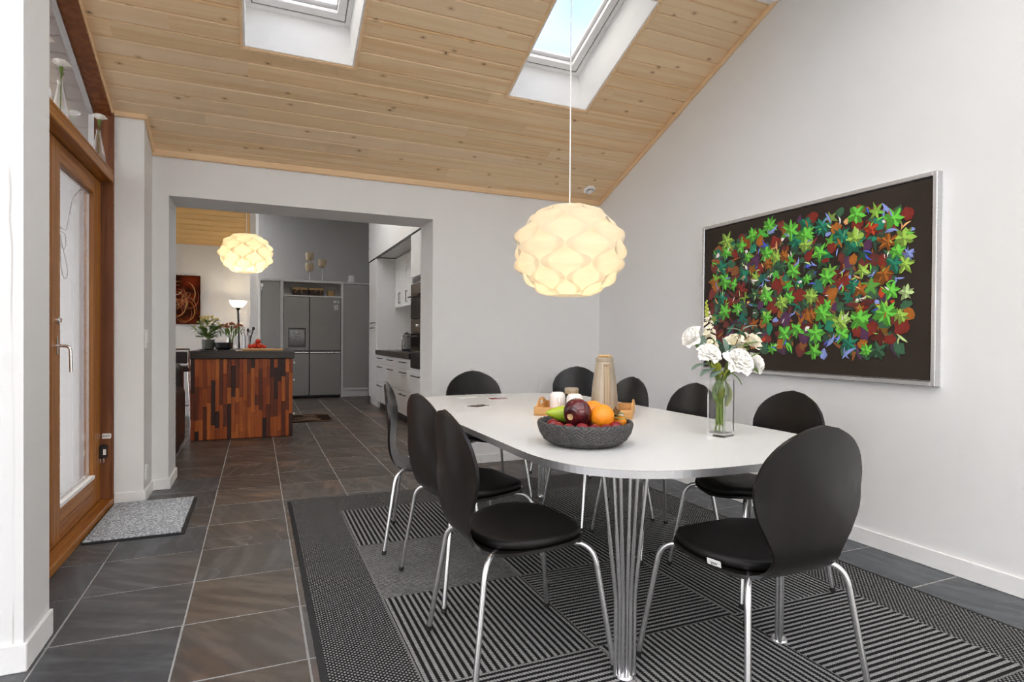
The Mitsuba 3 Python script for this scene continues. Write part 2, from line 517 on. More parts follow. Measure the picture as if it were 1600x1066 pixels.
SA, SB = sl(SKY1), sl(SKY0)                            # the windows along the slope
STOP = sl(RIDGE_Y)
HOLES = [(S1['x0'], S1['x1']), (S2['x0'], S2['x1'])]
core = []
X0C, X1C = -1.72, XR + .25
for a, b, s0, s1 in ((X0C, HOLES[0][0] - .013, -.05, STOP), (HOLES[0][1] + .013, HOLES[1][0] - .013, -.05, STOP), (HOLES[1][1] + .013, X1C, -.05, STOP)):
    core.append(box(a, b, s0, s1, .016, .30))
for a, b in HOLES:
    core += [box(a - .013, b + .013, -.05, SA - .013, .016, .30), box(a - .013, b + .013, SB + .013, STOP, .016, .30)]
struct('ceiling', slope_frame(cat(core)), 'm_pine_back', 'sloping pine board ceiling with knots and two roof windows')
PS = PITCH_Y / math.cos(TH)


def board(x0, x1, s0, s1, dz, c=.0078):
    """a tongue and groove board: bevelled long edges, face down"""
    prof = [(s0 + .0006, .02), (s1 - .0006, .02), (s1 - .0006, c), (s1 - .0006 - c, dz), (s0 + .0006 + c, dz), (s0 + .0006, c)]
    v = [(x, s, z) for x in (x0, x1) for s, z in prof]
    f = []
    for i in range(6):
        j = (i + 1) % 6
        f += [[i, j, 6 + j], [i, 6 + j, 6 + i]]
    for i in range(1, 5):
        f += [[0, i + 1, i], [6, 6 + i, 6 + i + 1]]
    return M(v, f)


row, s = 0, 0.0
while s < STOP - .02:
    s1 = min(s + PS, STOP)
    ymid = CY0 - (s + s1) / 2 * math.cos(TH)
    xl = -.676 if ymid > 4.44 else -.842
    spans = [(xl, XR)]
    for (a, b) in HOLES:                               # cut the row at the roof windows
        if s1 > SA + .02 and s < SB - .02:
            spans = [q for (p0, p1) in spans for q in ([(p0, a - .012), (b + .012, p1)] if p0 < a and p1 > b else [(p0, p1)])]
    for (p0, p1) in spans:
        cuts = [p0]
        if p1 - p0 > 2.2:
            cuts.append(p0 + (p1 - p0) * RNG.uniform(.3, .7))
        cuts.append(p1)
        for c0, c1 in zip(cuts[:-1], cuts[1:]):
            put('board', slope_frame(board(c0 + .0004, c1 - .0004, s, s1, RNG.uniform(-.0006, .0006))), 'm_pine', parent='ceiling')
    s = s1
    row += 1
# mouldings along the edges of the boards
struct('trim_1', cat(slope_frame(box(XR - .022, XR, -.02, STOP, -.030, 0, .004))), 'm_pine_trim', 'slim pine moulding up the edge of the gable wall')
struct('trim_2', cat(box(-.672, XR - .02, YF - .024, YF, CZ0 - .022, CZ0 + .03, .004)), 'm_pine_trim', 'slim pine moulding between ceiling boards and far wall')
struct('trim_3', cat(slope_frame(box(-.868, -.838, sl(4.44), STOP, -.026, .02, .004)), box(-.845, -.660, 4.425, 4.447, ceil_z(4.447) - .022, ceil_z(4.447) + .02, .004),
                     slope_frame(box(-.672, -.652, sl(YF) - .01, sl(4.43), -.022, .02, .004))), 'm_pine_trim', 'slim pine moulding around the top of the garden door')
struct('beam', box(XL, XR, RIDGE_Y + .02, 2.755, 3.19, 3.62, .006), 'm_white_sat', 'white ridge beam at the top of the sloping ceiling')
labels['beam'] = {'kind': 'structure', 'label': 'white ridge beam at the top of the sloping ceiling'}
# unseen other side of the roof, its glazing gap added for top light
zr = roof_z(RIDGE_Y)
def back_slab(x0, x1, y0, y1, t=.3):
    m = extr([(y0, roof_z(y0)), (y1, roof_z(y1)), (y1, roof_z(y1) + t), (y0, roof_z(y0) + t)], x1 - x0)
    v = m.vertices.copy()
    m.vertices = np.c_[v[:, 2] + x0, v[:, 0], v[:, 1]]
    return m


struct('ceiling_back', cat(back_slab(XL - .25, -2.6, YB - .3, RIDGE_Y), back_slab(2.6, XR + .25, YB - .3, RIDGE_Y), back_slab(-2.6, 2.6, 1.7, RIDGE_Y), back_slab(-2.6, 2.6, YB - .3, -2.2),
                           *[back_slab(x - .06, x + .06, -2.2, 1.7, .15) for x in (-1.3, 0, 1.3)]), 'm_plaster')
# the wall above the garden side, left of the sloping boards
struct('wall_side_upper', wall_x(XL - .2, -1.75, [RIDGE_Y - .1, 2.6], 2.9), 'm_plaster')

# roof windows: white shaft, frame, sash, pane
for idx, (a, b) in enumerate(HOLES):
    w = structroot(f'window_{idx + 3}', ['roof window in a white shaft at the top left of the pine ceiling', 'roof window in a white shaft with blue sky behind the lamp cord'][idx])
    t = .012
    D = .37
    put('shaft', slope_frame(cat(box(a - t, b + t, SA - t, SA, .002, D), box(a - t, b + t, SB, SB + t, .002, D), box(a - t, a, SA, SB, .002, D), box(b, b + t, SA, SB, .002, D))), 'm_white_sat', parent=w)
    e = .028                                           # pine lipping round the opening
    put('lipping', slope_frame(cat(box(a - e, b + e, SA - e, SA - t, -.006, .01), box(a - e, a - t, SA - e, SB, -.006, .01), box(b + t, b + e, SA - e, SB, -.006, .01), box(a - e, b + e, SB + t, SB + e, -.006, .01))), 'm_pine_trim', parent=w)
    f = .030

    def ring(i0, i1, z0, z1):
        return cat(box(a + i0, b - i0, SA + i0, SA + i1, z0, z1, .003), box(a + i0, b - i0, SB - i1, SB - i0, z0, z1, .003), box(a + i0, a + i1, SA + i1, SB - i1, z0, z1, .003), box(b - i1, b - i0, SA + i1, SB - i1, z0, z1, .003))
    put('frame', slope_frame(ring(.0, f, D - .06, D + .05)), 'm_white_sat', parent=w)
    put('gasket', slope_frame(ring(f, f + .004, D - .048, D + .03)), 'm_grey_wall', parent=w)
    put('sash', slope_frame(ring(f + .006, f + .055, D - .05, D + .04)), 'm_white_sat', parent=w)
    put('bead', slope_frame(ring(f + .055, f + .058, D - .02, D + .02)), 'm_grey_wall', parent=w)
    g = grid(np.array([[(a + f + .05, SA + f + .05, D), (b - f - .05, SA + f + .05, D)], [(a + f + .05, SB - f - .05, D), (b - f - .05, SB - f - .05, D)]]))
    put('pane', slope_frame(g), 'm_pane', parent=w)

# ------------------------------------------------------------------ garden door with its transom window
DX = -.90
d = structroot('door_1', 'teak french door with a tall pane beside the grey doormat')
put('threshold', box(-.965, -.835, 2.6, 4.445, .0, .045, .004), 'm_teak_y', parent=d)
put('jamb', box(-.965, -.835, 4.418, 4.446, .045, ceil_z(4.43) - .01, .003), 'm_teak_dark', parent=d)
put('jamb', box(-.965, -.84, 2.60, 2.63, .045, 3.2, .003), 'm_teak_dark', parent=d)
put('transom_bar', cat(box(-.965, -.835, 2.63, 4.418, 2.052, 2.108, .004), box(-.965, -.838, 2.63, 4.418, 2.112, 2.130, .003)), 'm_teak_y', parent=d)


def leaf(y0, y1, left, right, name, handle):
    lf = f'{d}__{name}'
    x0, x1 = DX - .055, DX
    zb, zt, g0, g1 = .05, 2.045, .236, 1.945
    put(name, cat(box(x0, x1, y0, y0 + left, zb, zt, .006), box(x0, x1, y1 - right, y1, zb, zt, .006)), 'm_teak_z', parent=d)
    put('rail', cat(box(x0, x1 - .002, y0 + left, y1 - right, zb, .132, .004), box(x0, x1 - .002, y0 + left, y1 - right, .136, g0 - .02, .004)), 'm_teak_y', parent=lf)
    put('rail', box(x0, x1 - .002, y0 + left, y1 - right, g1, zt, .004), 'm_teak_y', parent=lf)
    put('glazing_sill', box(x1 - .03, x1 + .004, y0 + left, y1 - right, g0 - .022, g0, .003), 'm_white', parent=lf)
    put('spacer', cat(box(x0 + .018, x0 + .030, y1 - right - .016, y1 - right, g0, g1), box(x0 + .018, x0 + .030, y0 + left, y0 + left + .014, g0, g1), box(x0 + .018, x0 + .030, y0 + left, y1 - right, g0, g0 + .014), box(x0 + .018, x0 + .030, y0 + left, y1 - right, g1 - .014, g1)), 'm_alu', parent=lf)
    for x in (x0 + .018, x0 + .031):
        put('pane', grid(np.array([[(x, y0 + left, g0), (x, y1 - right, g0)], [(x, y0 + left, g1), (x, y1 - right, g1)]])), 'm_pane', parent=lf)
    if handle:
        yh = y0 + left * .60
        put('lock_rosette', cat(moved(lathe([(0, 0), (.017, 0), (.017, .008), (.013, .012), (0, .012)], 20), (x1, yh, 1.155), ry=math.pi / 2), box(x1 + .011, x1 + .022, yh - .004, yh + .004, 1.145, 1.165, .002)), 'm_chrome', 30, parent=lf)
        put('handle', cat(moved(lathe([(0, 0), (.012, 0), (.012, .006), (0, .006)], 16), (x1, yh, 1.03), ry=math.pi / 2), box(x1, x1 + .006, yh - .009, yh + .009, .985, 1.075, .003),
                          tube([(x1, yh, 1.03), (x1 + .04, yh, 1.028), (x1 + .052, yh, 1.022), (x1 + .056, yh, 1.005), (x1 + .058, yh + .002, .90)], .0075, 10)), 'm_chrome', 30, parent=lf)


leaf(3.44, 4.412, .145, .155, 'leaf', True)
leaf(2.635, 3.435, .11, .10, 'leaf_001', False)
# the sloping transom over the door
w = structroot('window_5', 'sloping transom window above the garden door with small vases on its sill')
ya, yb = 2.63, 4.418


def slab(y0, y1, x0, x1, o0, o1):
    p = [(y0, ceil_z(y0) + o0), (y1, ceil_z(y1) + o0), (y1, ceil_z(y1) + o1), (y0, ceil_z(y0) + o1)]
    m = extr(p, x1 - x0)
    v = m.vertices.copy()
    m.vertices = np.c_[v[:, 2] + x0, v[:, 0], v[:, 1]]
    return m


put('head', slab(ya, yb, -.965, -.845, -.045, .02), 'm_teak_dark', parent=w)
put('bead', cat(slab(ya, yb, -.965, -.935, -.060, -.045), box(-.965, -.935, yb - .014, yb, 2.13, ceil_z(yb) - .05)), 'm_alu', parent=w)
pts = [[(-.95, ya, 2.13), (-.95, yb, 2.13)], [(-.95, ya, ceil_z(ya) - .05), (-.95, yb, ceil_z(yb) - .05)]]
put('pane', grid(np.array(pts)), 'm_pane', parent=w)

# ------------------------------------------------------------------ outside the door
mat('m_board_white', principled((.82, .86, .90), .6, .2))
mat('m_eaves', principled((.62, .62, .62), .6, .2))
mat('m_paint_grey', principled((.36, .365, .37), .6, .2))
k = struct('exterior_wall', box(-4.2, -1.0, 4.93, 5.15, -.1, 2.9), 'm_paint_grey')
labels[k]['label'] = 'white board cladding seen through the garden door'
for i in range(24):
    x = -1.06 - i * .105
    put('cladding_board', box(x - .1025, x, 4.895 + (i % 2) * .012, 4.93, -.05, 2.72, .004), 'm_board_white', parent=k)
struct('patio', box(-6, XL + .0, -6, 9, -.3, -.06), 'm_grout')
struct('patio_near', box(XL, -1.06, 2.6, 4.93, -.3, -.06), 'm_grout')
ev = struct('eaves', slope_frame(box(-1.72, -1.06, -.35, STOP, .02, .05)), 'm_paint_grey')
labels[ev]['label'] = 'grey boarded eaves outside the transom window'
s = -.3
while s < STOP:
    put('eaves_board', slope_frame(board(-1.70, -.966, s, s + PS * .98, 0.0)), 'm_eaves', parent=ev)
    s += PS
put('rafter', slope_frame(box(-1.36, -1.29, -.35, STOP, -.05, .0, .004)), 'm_white_sat', parent=ev)
put('bargeboard', slope_frame(box(-1.76, -1.70, -.35, STOP, -.10, .06, .004)), 'm_white_sat', parent=ev)

# ------------------------------------------------------------------ kitchen shell
KZ = 2.95
WY = 9.0                                               # the kitchen's painted wall at the left
kz = lambda y: min(2.333 + SL * (WY - y), 2.9)
KNEE = WY - (2.9 - 2.333) / SL
struct('wall_kitchen_left', box(-3.2, -.088, WY, WY + .2, 0, 3.5), 'm_plaster', 'white kitchen wall with the dark swirl painting')
struct('wall_kitchen_pilaster', box(-.10, .018, WY + .2, 10.9, 0, 3.5), 'm_plaster')
struct('wall_kitchen_back', box(-.1, KXR, KY1, KY1 + .2, 0, 3.5), 'm_grey_wall', 'grey wall above the fridge')
struct('wall_kitchen_right', box(KXR, KXR + .2, KY0, KY1, 0, 3.5), 'm_plaster')
# unseen outer side wall, its window opening added to light the kitchen
struct('wall_kitchen_side', cat(box(-3.2, -3.0, KY0, WY + .2, 0, .3), box(-3.2, -3.0, KY0, WY + .2, 2.25, 3.5), box(-3.2, -3.0, KY0, 5.5, .3, 2.25), box(-3.2, -3.0, 8.8, WY + .2, .3, 2.25)), 'm_plaster')
struct('wall_over_opening', cat(box(-1.0, XR, KY0 - .12, KY0, 2.45, 3.5), box(-3.2, -1.0, KY0 - .02, KY0 + .15, 0, 3.5)), 'm_plaster')
m = extr([(KY0, 2.92), (KNEE, 2.92), (WY + .1, kz(WY + .1) + .02), (WY + .1, kz(WY) + .3), (KNEE, 3.2), (KY0, 3.2)], 3.2)
v = m.vertices.copy()
m.vertices = np.c_[v[:, 2] - 3.29, v[:, 0], v[:, 1]]
kc = struct('ceiling_kitchen', m, 'm_pine_back', 'golden pine board ceiling sloping down over the kitchen')
for i in range(18):
    y0 = WY - (i + 1) * PITCH_Y * 1.0
    y1 = y0 + PITCH_Y
    if y0 < KNEE:
        break
    P = [(y0 + .010, kz(y0 + .010)), (y1 - .010, kz(y1 - .010)), (y1 - .003, kz(y1) + .012), (y1 - .003, kz(y1) + .02), (y0 + .003, kz(y0) + .02), (y0 + .003, kz(y0) + .012)]
    m = extr(P, 2.5)
    v = m.vertices.copy()
    m.vertices = np.c_[v[:, 2] - 2.59, v[:, 0], v[:, 1]]
    put('board', m, 'm_kitchen_pine', parent=kc)
struct('trim_4', box(-3.0, -.09, WY - .02, WY, 2.32, 2.345, .003), 'm_pine_trim')
struct('ceiling_kitchen_flat', cat(box(-.085, KXR, KY0, 6.2, 3.42, 3.52), box(-.085, KXR, 8.8, KY1, 3.42, 3.52), box(-.085, .1, 6.2, 8.8, 3.42, 3.52), box(1.7, KXR, 6.2, 8.8, 3.42, 3.52)), 'm_plaster')  # unseen roof opening left in it, added to bring daylight into the kitchen
m = extr([(KY0, 2.87), (KNEE, 2.87), (WY, kz(WY) - .03), (WY, 3.5), (KY0, 3.5)], .07)
v = m.vertices.copy()
m.vertices = np.c_[v[:, 2] - .0875, v[:, 0], v[:, 1]]
struct('wall_divider', m, 'm_plaster', 'white edge where the pine ceiling meets the higher kitchen ceiling')
mat('m_cab', principled((.72, .72, .715), .3, .4))
CX = 1.696
KH = 2.318
struct('wall_bulkhead', box(CX, KXR, KY0, 9.86, KH + .012, 3.2), 'm_plaster', 'white bulkhead above the kitchen cabinets')
struct('trim_5', box(CX - .004, CX + .03, KY0, 9.86, KH, KH + .014), 'm_handle_dark')

# ------------------------------------------------------------------ kitchen cabinets at the right


def bar_handle(p, axis, L=.16):
    """a square bar handle in front of a face at x = CX"""
    x, y, z = p
    if axis == 'y':
        return cat(box(x - .032, x - .022, y - L / 2, y + L / 2, z - .006, z + .006, .002), box(x - .024, x, y - L / 2, y - L / 2 + .01, z - .005, z + .005), box(x - .024, x, y + L / 2 - .01, y + L / 2, z - .005, z + .005))
    return cat(box(x - .032, x - .022, y - .006, y + .006, z - L / 2, z + L / 2, .002), box(x - .024, x, y - .005, y + .005, z - L / 2, z - L / 2 + .01), box(x - .024, x, y - .005, y + .005, z + L / 2 - .01, z + L / 2))


cols = [(6.965, 7.66), (7.66, 8.50), (8.50, 9.13)]
names = ['white base cabinet with three drawers next to the oven tower', 'white three-drawer base cabinet in the middle of the worktop run', 'white base cabinet with drawers beside the tall cupboard']
for (y0, y1), lab in zip(cols, names):
    c = thing('base_cabinet', lab, 'cabinet', 'kitchen base cabinets')
    put('body', box(CX + .021, KXR - .001, y0 + .001, y1 - .001, .11, .825), 'm_cab', parent=c)
    put('plinth', box(CX + .06, KXR - .02, y0 + .001, y1 - .001, 0.001, .11), 'm_black_plastic', parent=c)
    for z0, z1 in ((.115, .41), (.414, .69), (.694, .82)):
        dr_ = put('drawer', box(CX, CX + .02, y0 + .002, y1 - .002, z0, z1, .002), 'm_cab', parent=c)
        put('handle', bar_handle((CX, (y0 + y1) / 2, z1 - .045), 'y', .30), 'm_handle_dark', parent=dr_)
one('kitchen_worktop', box(CX - .02, KXR - .001, 6.963, 9.135, .826, .896, .003), 'm_worktop', 'thick dark wooden worktop on the white base cabinets', 'worktop')
c = thing('tall_cupboard', 'tall white cupboard at the far end of the kitchen cabinets', 'cupboard')
put('body', box(CX + .021, KXR - .001, 9.138, 9.80, .115, KH - .004), 'm_cab', parent=c)
put('plinth', box(CX + .03, KXR - .02, 9.138, 9.80, 0.001, .115), 'm_cab', parent=c)
for z0, z1, zh in ((.12, 1.27, 1.235), (1.274, KH - .008, 1.315)):
    q = put('door', box(CX, CX + .02, 9.14, 9.795, z0, z1, .002), 'm_cab', parent=c)
    put('handle', bar_handle((CX, 9.42, zh), 'y', .34), 'm_handle_dark', parent=q)
c = thing('wall_cabinet', 'white wall cabinet with two handles above the kettle', 'cabinet')
put('body', box(2.0, KXR - .001, 6.97, 9.13, 1.545, KH - .004), 'm_cab', parent=c)
for y0, y1, yh in ((6.97, 7.68, 7.15), (7.684, 8.40, 8.31), (8.404, 9.13, 8.76)):
    q = put('door', box(1.98, 2.0, y0 + .002, y1 - .002, 1.55, KH - .008, .002), 'm_cab', parent=c)
    put('handle', bar_handle((1.98, yh, 1.68), 'z', .16), 'm_handle_dark', parent=q)
c = thing('cooker_hood', 'slim steel cooker hood under the white wall cabinet', 'cooker hood')
put('body', box(1.92, 2.25, 7.0, 7.72, 1.50, 1.543, .003), 'm_alu', parent=c)
put('front_lip', box(1.905, 1.92, 7.0, 7.72, 1.495, 1.54, .003), 'm_handle_dark', parent=c)
one('splashback', box(KXR - .012, KXR - .001, 6.97, 9.13, .897, 1.54), 'm_white', 'pale glossy splashback behind the kettle', 'splashback')
c = thing('oven_tower', 'tall white cabinet that holds the oven and microwave', 'cabinet')
put('body', cat(box(CX + .021, KXR - .001, 6.36, 6.962, .11, .72), box(CX + .03, KXR - .001, 6.36, 6.962, 1.72, KH - .004), box(CX + .021, KXR - .001, 6.94, 6.962, .7, 1.75), box(CX + .021, KXR - .001, 6.36, 6.382, .7, 1.75), box(2.2, KXR - .001, 6.36, 6.96, .7, 1.75)), 'm_cab', parent=c)
put('plinth', box(CX + .06, KXR - .02, 6.36, 6.962, .001, .11), 'm_black_plastic', parent=c)
q = put('drawer', box(CX, CX + .02, 6.362, 6.96, .115, .69, .002), 'm_cab', parent=c)
put('handle', bar_handle((CX, 6.66, .635), 'y', .34), 'm_handle_dark', parent=q)
put('door', box(CX, CX + .02, 6.362, 6.96, 1.80, KH - .008, .002), 'm_cab', parent=c)
put('vent', cat([box(CX + .01, CX + .02, 6.385, 6.94, 1.74 + i * .018, 1.748 + i * .018) for i in range(3)]), 'm_handle_dark', parent=c)
c = thing('oven', 'dark built-in oven below the microwave in the white tower', 'oven')
put('housing', box(CX + .02, 2.19, 6.385, 6.938, .722, 1.30), 'm_black_plastic', parent=c)
put('door', box(CX - .004, CX + .02, 6.385, 6.938, .722, 1.14, .003), 'm_oven_glass', parent=c)
put('panel', box(CX - .002, CX + .02, 6.385, 6.938, 1.145, 1.30, .003), 'm_oven_steel', parent=c)
put('handle', tube([(CX - .045, 6.42, 1.10), (CX - .045, 6.90, 1.10)], .009, 10), 'm_handle_dark', 30, parent=c)
put('knob', moved(lathe([(0, 0), (.02, 0), (.017, .02), (0, .02)], 16), (CX - .002, 6.62, 1.22), ry=-math.pi / 2), 'm_chrome', 30, parent=c)
put('strip', box(CX - .006, CX, 6.385, 6.938, .925, .935), 'm_oven_steel', parent=c)
c = thing('microwave', 'dark bronze built-in microwave above the oven', 'microwave')
put('housing', box(CX + .02, 2.19, 6.385, 6.938, 1.305, 1.718), 'm_black_plastic', parent=c)
put('door', box(CX - .004, CX + .02, 6.385, 6.938, 1.305, 1.585, .003), 'm_oven_glass', parent=c)
put('panel', box(CX - .004, CX + .02, 6.385, 6.938, 1.59, 1.718, .003), 'm_oven_steel', parent=c)
put('handle', tube([(CX - .045, 6.42, 1.565), (CX - .045, 6.90, 1.565)], .009, 10), 'm_oven_steel', 30, parent=c)

c = thing('kettle', 'dark cordless kettle on the dark worktop below the wall cabinet', 'kettle')
ky, kx = 8.56, 2.03
put('body', lathe([(0, 0), (.072, 0), (.076, .02), (.07, .12), (.058, .2), (.05, .215), (0, .225)], 24, (kx, ky, .915)), 'm_steel_dark', 40, parent=c)
put('lid', lathe([(0, 0), (.045, 0), (.04, .016), (.012, .02), (.012, .035), (0, .038)], 20, (kx, ky, 1.136)), 'm_black_plastic', 40, parent=c)
put('base', lathe([(0, 0), (.085, 0), (.085, .018), (0, .018)], 24, (kx, ky, .8965)), 'm_alu', 40, parent=c)
put('handle', tube(bend((kx - .05, ky - .045, 1.10), (kx - .12, ky - .11, 1.14), (kx - .065, ky - .06, .95), 10), .011, 10), 'm_chrome', 30, parent=c)
hob = thing('hob', 'flat cooking hob set in the dark worktop', 'hob')
put('glass', box(1.80, 2.28, 7.50, 8.18, .8965, .903, .002), 'm_black_plastic', parent=hob)
for i, (x, y) in enumerate(((1.92, 7.68), (2.16, 7.68), (1.92, 8.0), (2.16, 8.0))):
    put('pan_support', cat(box(x - .09, x + .09, y - .004, y + .004, .903, .925), box(x - .004, x + .004, y - .09, y + .09, .903, .925)), 'm_black_rubber', parent=hob)

# ------------------------------------------------------------------ fridge wall
FY = 11.0
c = thing('fridge_surround', 'grey cabinet frame with an open shelf around the fridge', 'cabinet')
fr = .035
put('post', box(.022, .022 + fr, FY - .03, KY1 - .001, .001, 2.09), 'm_grey_light', parent=c)
put('post', box(.372, .372 + fr * 1.5, FY - .03, KY1 - .001, .001, 2.09), 'm_grey_light', parent=c)
put('post', box(1.40, 1.40 + fr, FY - .03, KY1 - .001, .001, 2.09), 'm_grey_light', parent=c)
put('top_rail', box(.022, 1.435, FY - .032, KY1 - .002, 2.055, 2.09), 'm_grey_light', parent=c)
put('shelf', box(.425, 1.40, FY - .02, KY1 - .002, 1.80, 1.825), 'm_grey_light', parent=c)
put('back_panel', box(.425, 1.40, FY + .35, FY + .37, 1.825, 2.055), 'm_grey_light', parent=c)
put('door', box(.058, .371, FY - .01, FY + .012, .10, 2.05, .003), 'm_grey_panel', parent=c)
put('plinth', box(.058, .371, FY + .02, FY + .05, .001, .098), 'm_grey_light', parent=c)
c = thing('side_cabinet', 'grey cabinet front to the right of the fridge', 'cabinet')
put('panel', box(1.437, 1.90, FY + .02, KY1 - .002, .16, 2.06, .003), 'm_grey_panel', parent=c)
put('rail', box(1.437, 1.90, FY, FY + .03, .125, .158, .003), 'm_grey_light', parent=c)
put('plinth', box(1.437, 1.90, FY + .03, KY1 - .01, .001, .125), 'm_grey_light', parent=c)
put('top', box(1.437, 1.92, FY + .0, KY1 - .002, 2.061, 2.082, .003), 'm_grey_light', parent=c)
c = thing('fridge', 'dark steel four-door fridge with a water dispenser', 'fridge')
FX0, FX1, FM = .432, 1.392, .855
put('body', box(FX0 + .004, FX1 - .004, FY + .0, FY + .68, .03, 1.79), 'm_black_plastic', parent=c)
put('base_grille', box(FX0 + .01, FX1 - .01, FY + .02, FY + .6, .002, .03), 'm_black_rubber', parent=c)
doors = []
for x0, x1, z0, z1 in ((FX0, FM - .004, .05, .795), (FM + .004, FX1, .05, .795), (FX0, FM - .004, .845, 1.795), (FM + .004, FX1, .845, 1.795)):
    doors.append(put('door', box(x0, x1, FY - .06, FY - .002, z0, z1, .006), 'm_steel_dark', parent=c))
for x0, x1 in ((FX0 + .005, FM - .01), (FM + .01, FX1 - .12), (FX1 - .11, FX1 - .005)):
    put('handle_strip', box(x0, x1, FY - .064, FY - .01, .80, .825, .003), 'm_steel_handle', parent=c)
put('centre_gap', box(FX0 + .005, FX1 - .005, FY - .04, FY - .002, .796, .844), 'm_black_plastic', parent=c)
dd = doors[2]
put('dispenser', cat(box(.505, .79, FY - .068, FY - .061, 1.215, 1.245), box(.505, .79, FY - .068, FY - .061, .905, .925), box(.505, .522, FY - .068, FY - .061, .925, 1.215), box(.773, .79, FY - .068, FY - .061, .925, 1.215)), 'm_black_plastic', parent=dd)
put('dispenser_recess', cat(box(.522, .773, FY - .0645, FY - .0605, .925, 1.215), box(.60, .69, FY - .075, FY - .064, 1.13, 1.19, .004), box(.61, .69, FY - .070, FY - .064, 1.0, 1.10, .003)), 'm_oven_glass', parent=dd)
put('spout_light', ball(.016, 1, (.635, FY - .076, 1.165)), 'm_steel_handle', parent=dd)
lg = moved(meshkit.text_mesh('LG', .030, .002, True), (1.31, FY - .061, 1.708), rx=math.pi / 2)
put('badge', cat(lg, moved(lathe([(0, 0), (.021, 0), (.021, .003), (0, .003)], 20), (1.283, FY - .0605, 1.723), rx=math.pi / 2)), 'm_white', parent=doors[3])
put('energy_sticker', box(1.275, 1.335, FY - .0625, FY - .0605, 1.575, 1.665), 'm_white', parent=doors[3])
put('sticker_print', cat(lathe([(.012, 0), (.021, 0), (.021, .001), (.012, .001)], 18, (0, 0, 0)).apply_transform(trimesh.transformations.translation_matrix((1.305, FY - .0626, 1.632)) @ trimesh.transformations.rotation_matrix(math.pi / 2, [1, 0, 0])), box(1.283, 1.327, FY - .0635, FY - .0625, 1.585, 1.600)), 'm_black_plastic', parent=doors[3])

mat('m_box_dark', principled((.035, .016, .008), .5, .3))
mat('m_jute', principled((.42, .27, .13), .7, .2))
mat('m_candle', principled((.42, .33, .22), .5, .3))
for i, (x0, x1, lab) in enumerate(((.585, .825, 'dark gift box with a bow standing left on the open shelf'), (.86, 1.10, 'dark gift box with a tan lid in the middle of the shelf'))):
    b = thing('gift_box', lab, 'box', 'boxes on the shelf over the fridge')
    z = 1.8255
    put('body', box(x0, x1, FY + .06, FY + .26, z, z + .10, .003), 'm_box_dark', parent=b)
    put('lid', box(x0 - .005, x1 + .005, FY + .055, FY + .265, z + .101, z + .14, .004), 'm_jute', parent=b)
    xm = (x0 + x1) / 2 + (.0 if i == 0 else .05)
    put('ribbon', cat(tube(bend((xm - .09, FY + .05, z + .05), (xm - .01, FY + .04, z + .135), (xm, FY + .045, z + .125), 8), .006, 8), tube(bend((xm + .03, FY + .05, z + .03), (xm + .02, FY + .04, z + .11), (xm, FY + .045, z + .125), 8), .006, 8)), 'm_jute', 30, parent=b)
b = thing('jute_basket', 'small round jute basket at the right end of the shelf', 'basket')
put('body', lathe([(0, 0), (.06, 0), (.068, .05), (.066, .1), (.058, .1), (.058, .02), (0, .02)], 24, (1.235, FY + .14, 1.826)), 'm_jute', 40, parent=b)
b = thing('wall_hook', 'small white hook on the grey cabinet frame', 'hook')
put('plate', cat(moved(lathe([(0, 0), (.034, 0), (.03, .012), (0, .014)], 20), (.072, FY - .012, 1.975), rx=math.pi / 2), box(.062, .080, FY - .022, FY - .012, 1.885, 1.96, .003)), 'm_white', 30, parent=b)

for i, (x, zc, lab) in enumerate(((.872, 2.46, 'tan votive cup, the tallest of the three above the fridge'), (.862, 2.255, 'tan votive cup in front of the tallest above the fridge'), (1.085, 2.34, 'tan votive cup right of the other two above the fridge'))):
    b = thing('candle_holder', lab, 'candle holder', 'candle holders above the fridge')
    y = FY + (.22, .10, .15)[i]
    put('foot', lathe([(0, 0), (.045, 0), (.045, .006), (.006, .012), (0, .012)], 20, (x, y, 2.0905)), 'm_grey_light', 40, parent=b)
    put('stem', tube([(x, y, 2.10), (x, y, zc)], .005, 8), 'm_grey_light', 30, parent=b)
    put('cup', lathe([(0, 0), (.02, .0), (.058, .022), (.066, .05), (.074, .15), (.067, .15), (.060, .05), (0, .04)], 24, (x, y, zc)), 'm_candle', 40, parent=b)
b = thing('cone_lamp', 'small grey cone shade on top of the side cabinet', 'lamp')
put('shade', lathe([(.068, 0), (.048, .125), (.045, .125), (.064, 0), (.068, 0)], 24, (1.60, FY + .12, 2.0985)), 'm_grey_light', 40, parent=b)
put('base', lathe([(0, 0), (.05, 0), (.05, .012), (.01, .016), (.008, .09), (0, .09)], 20, (1.60, FY + .12, 2.0825)), 'm_grey_light', 40, parent=b)

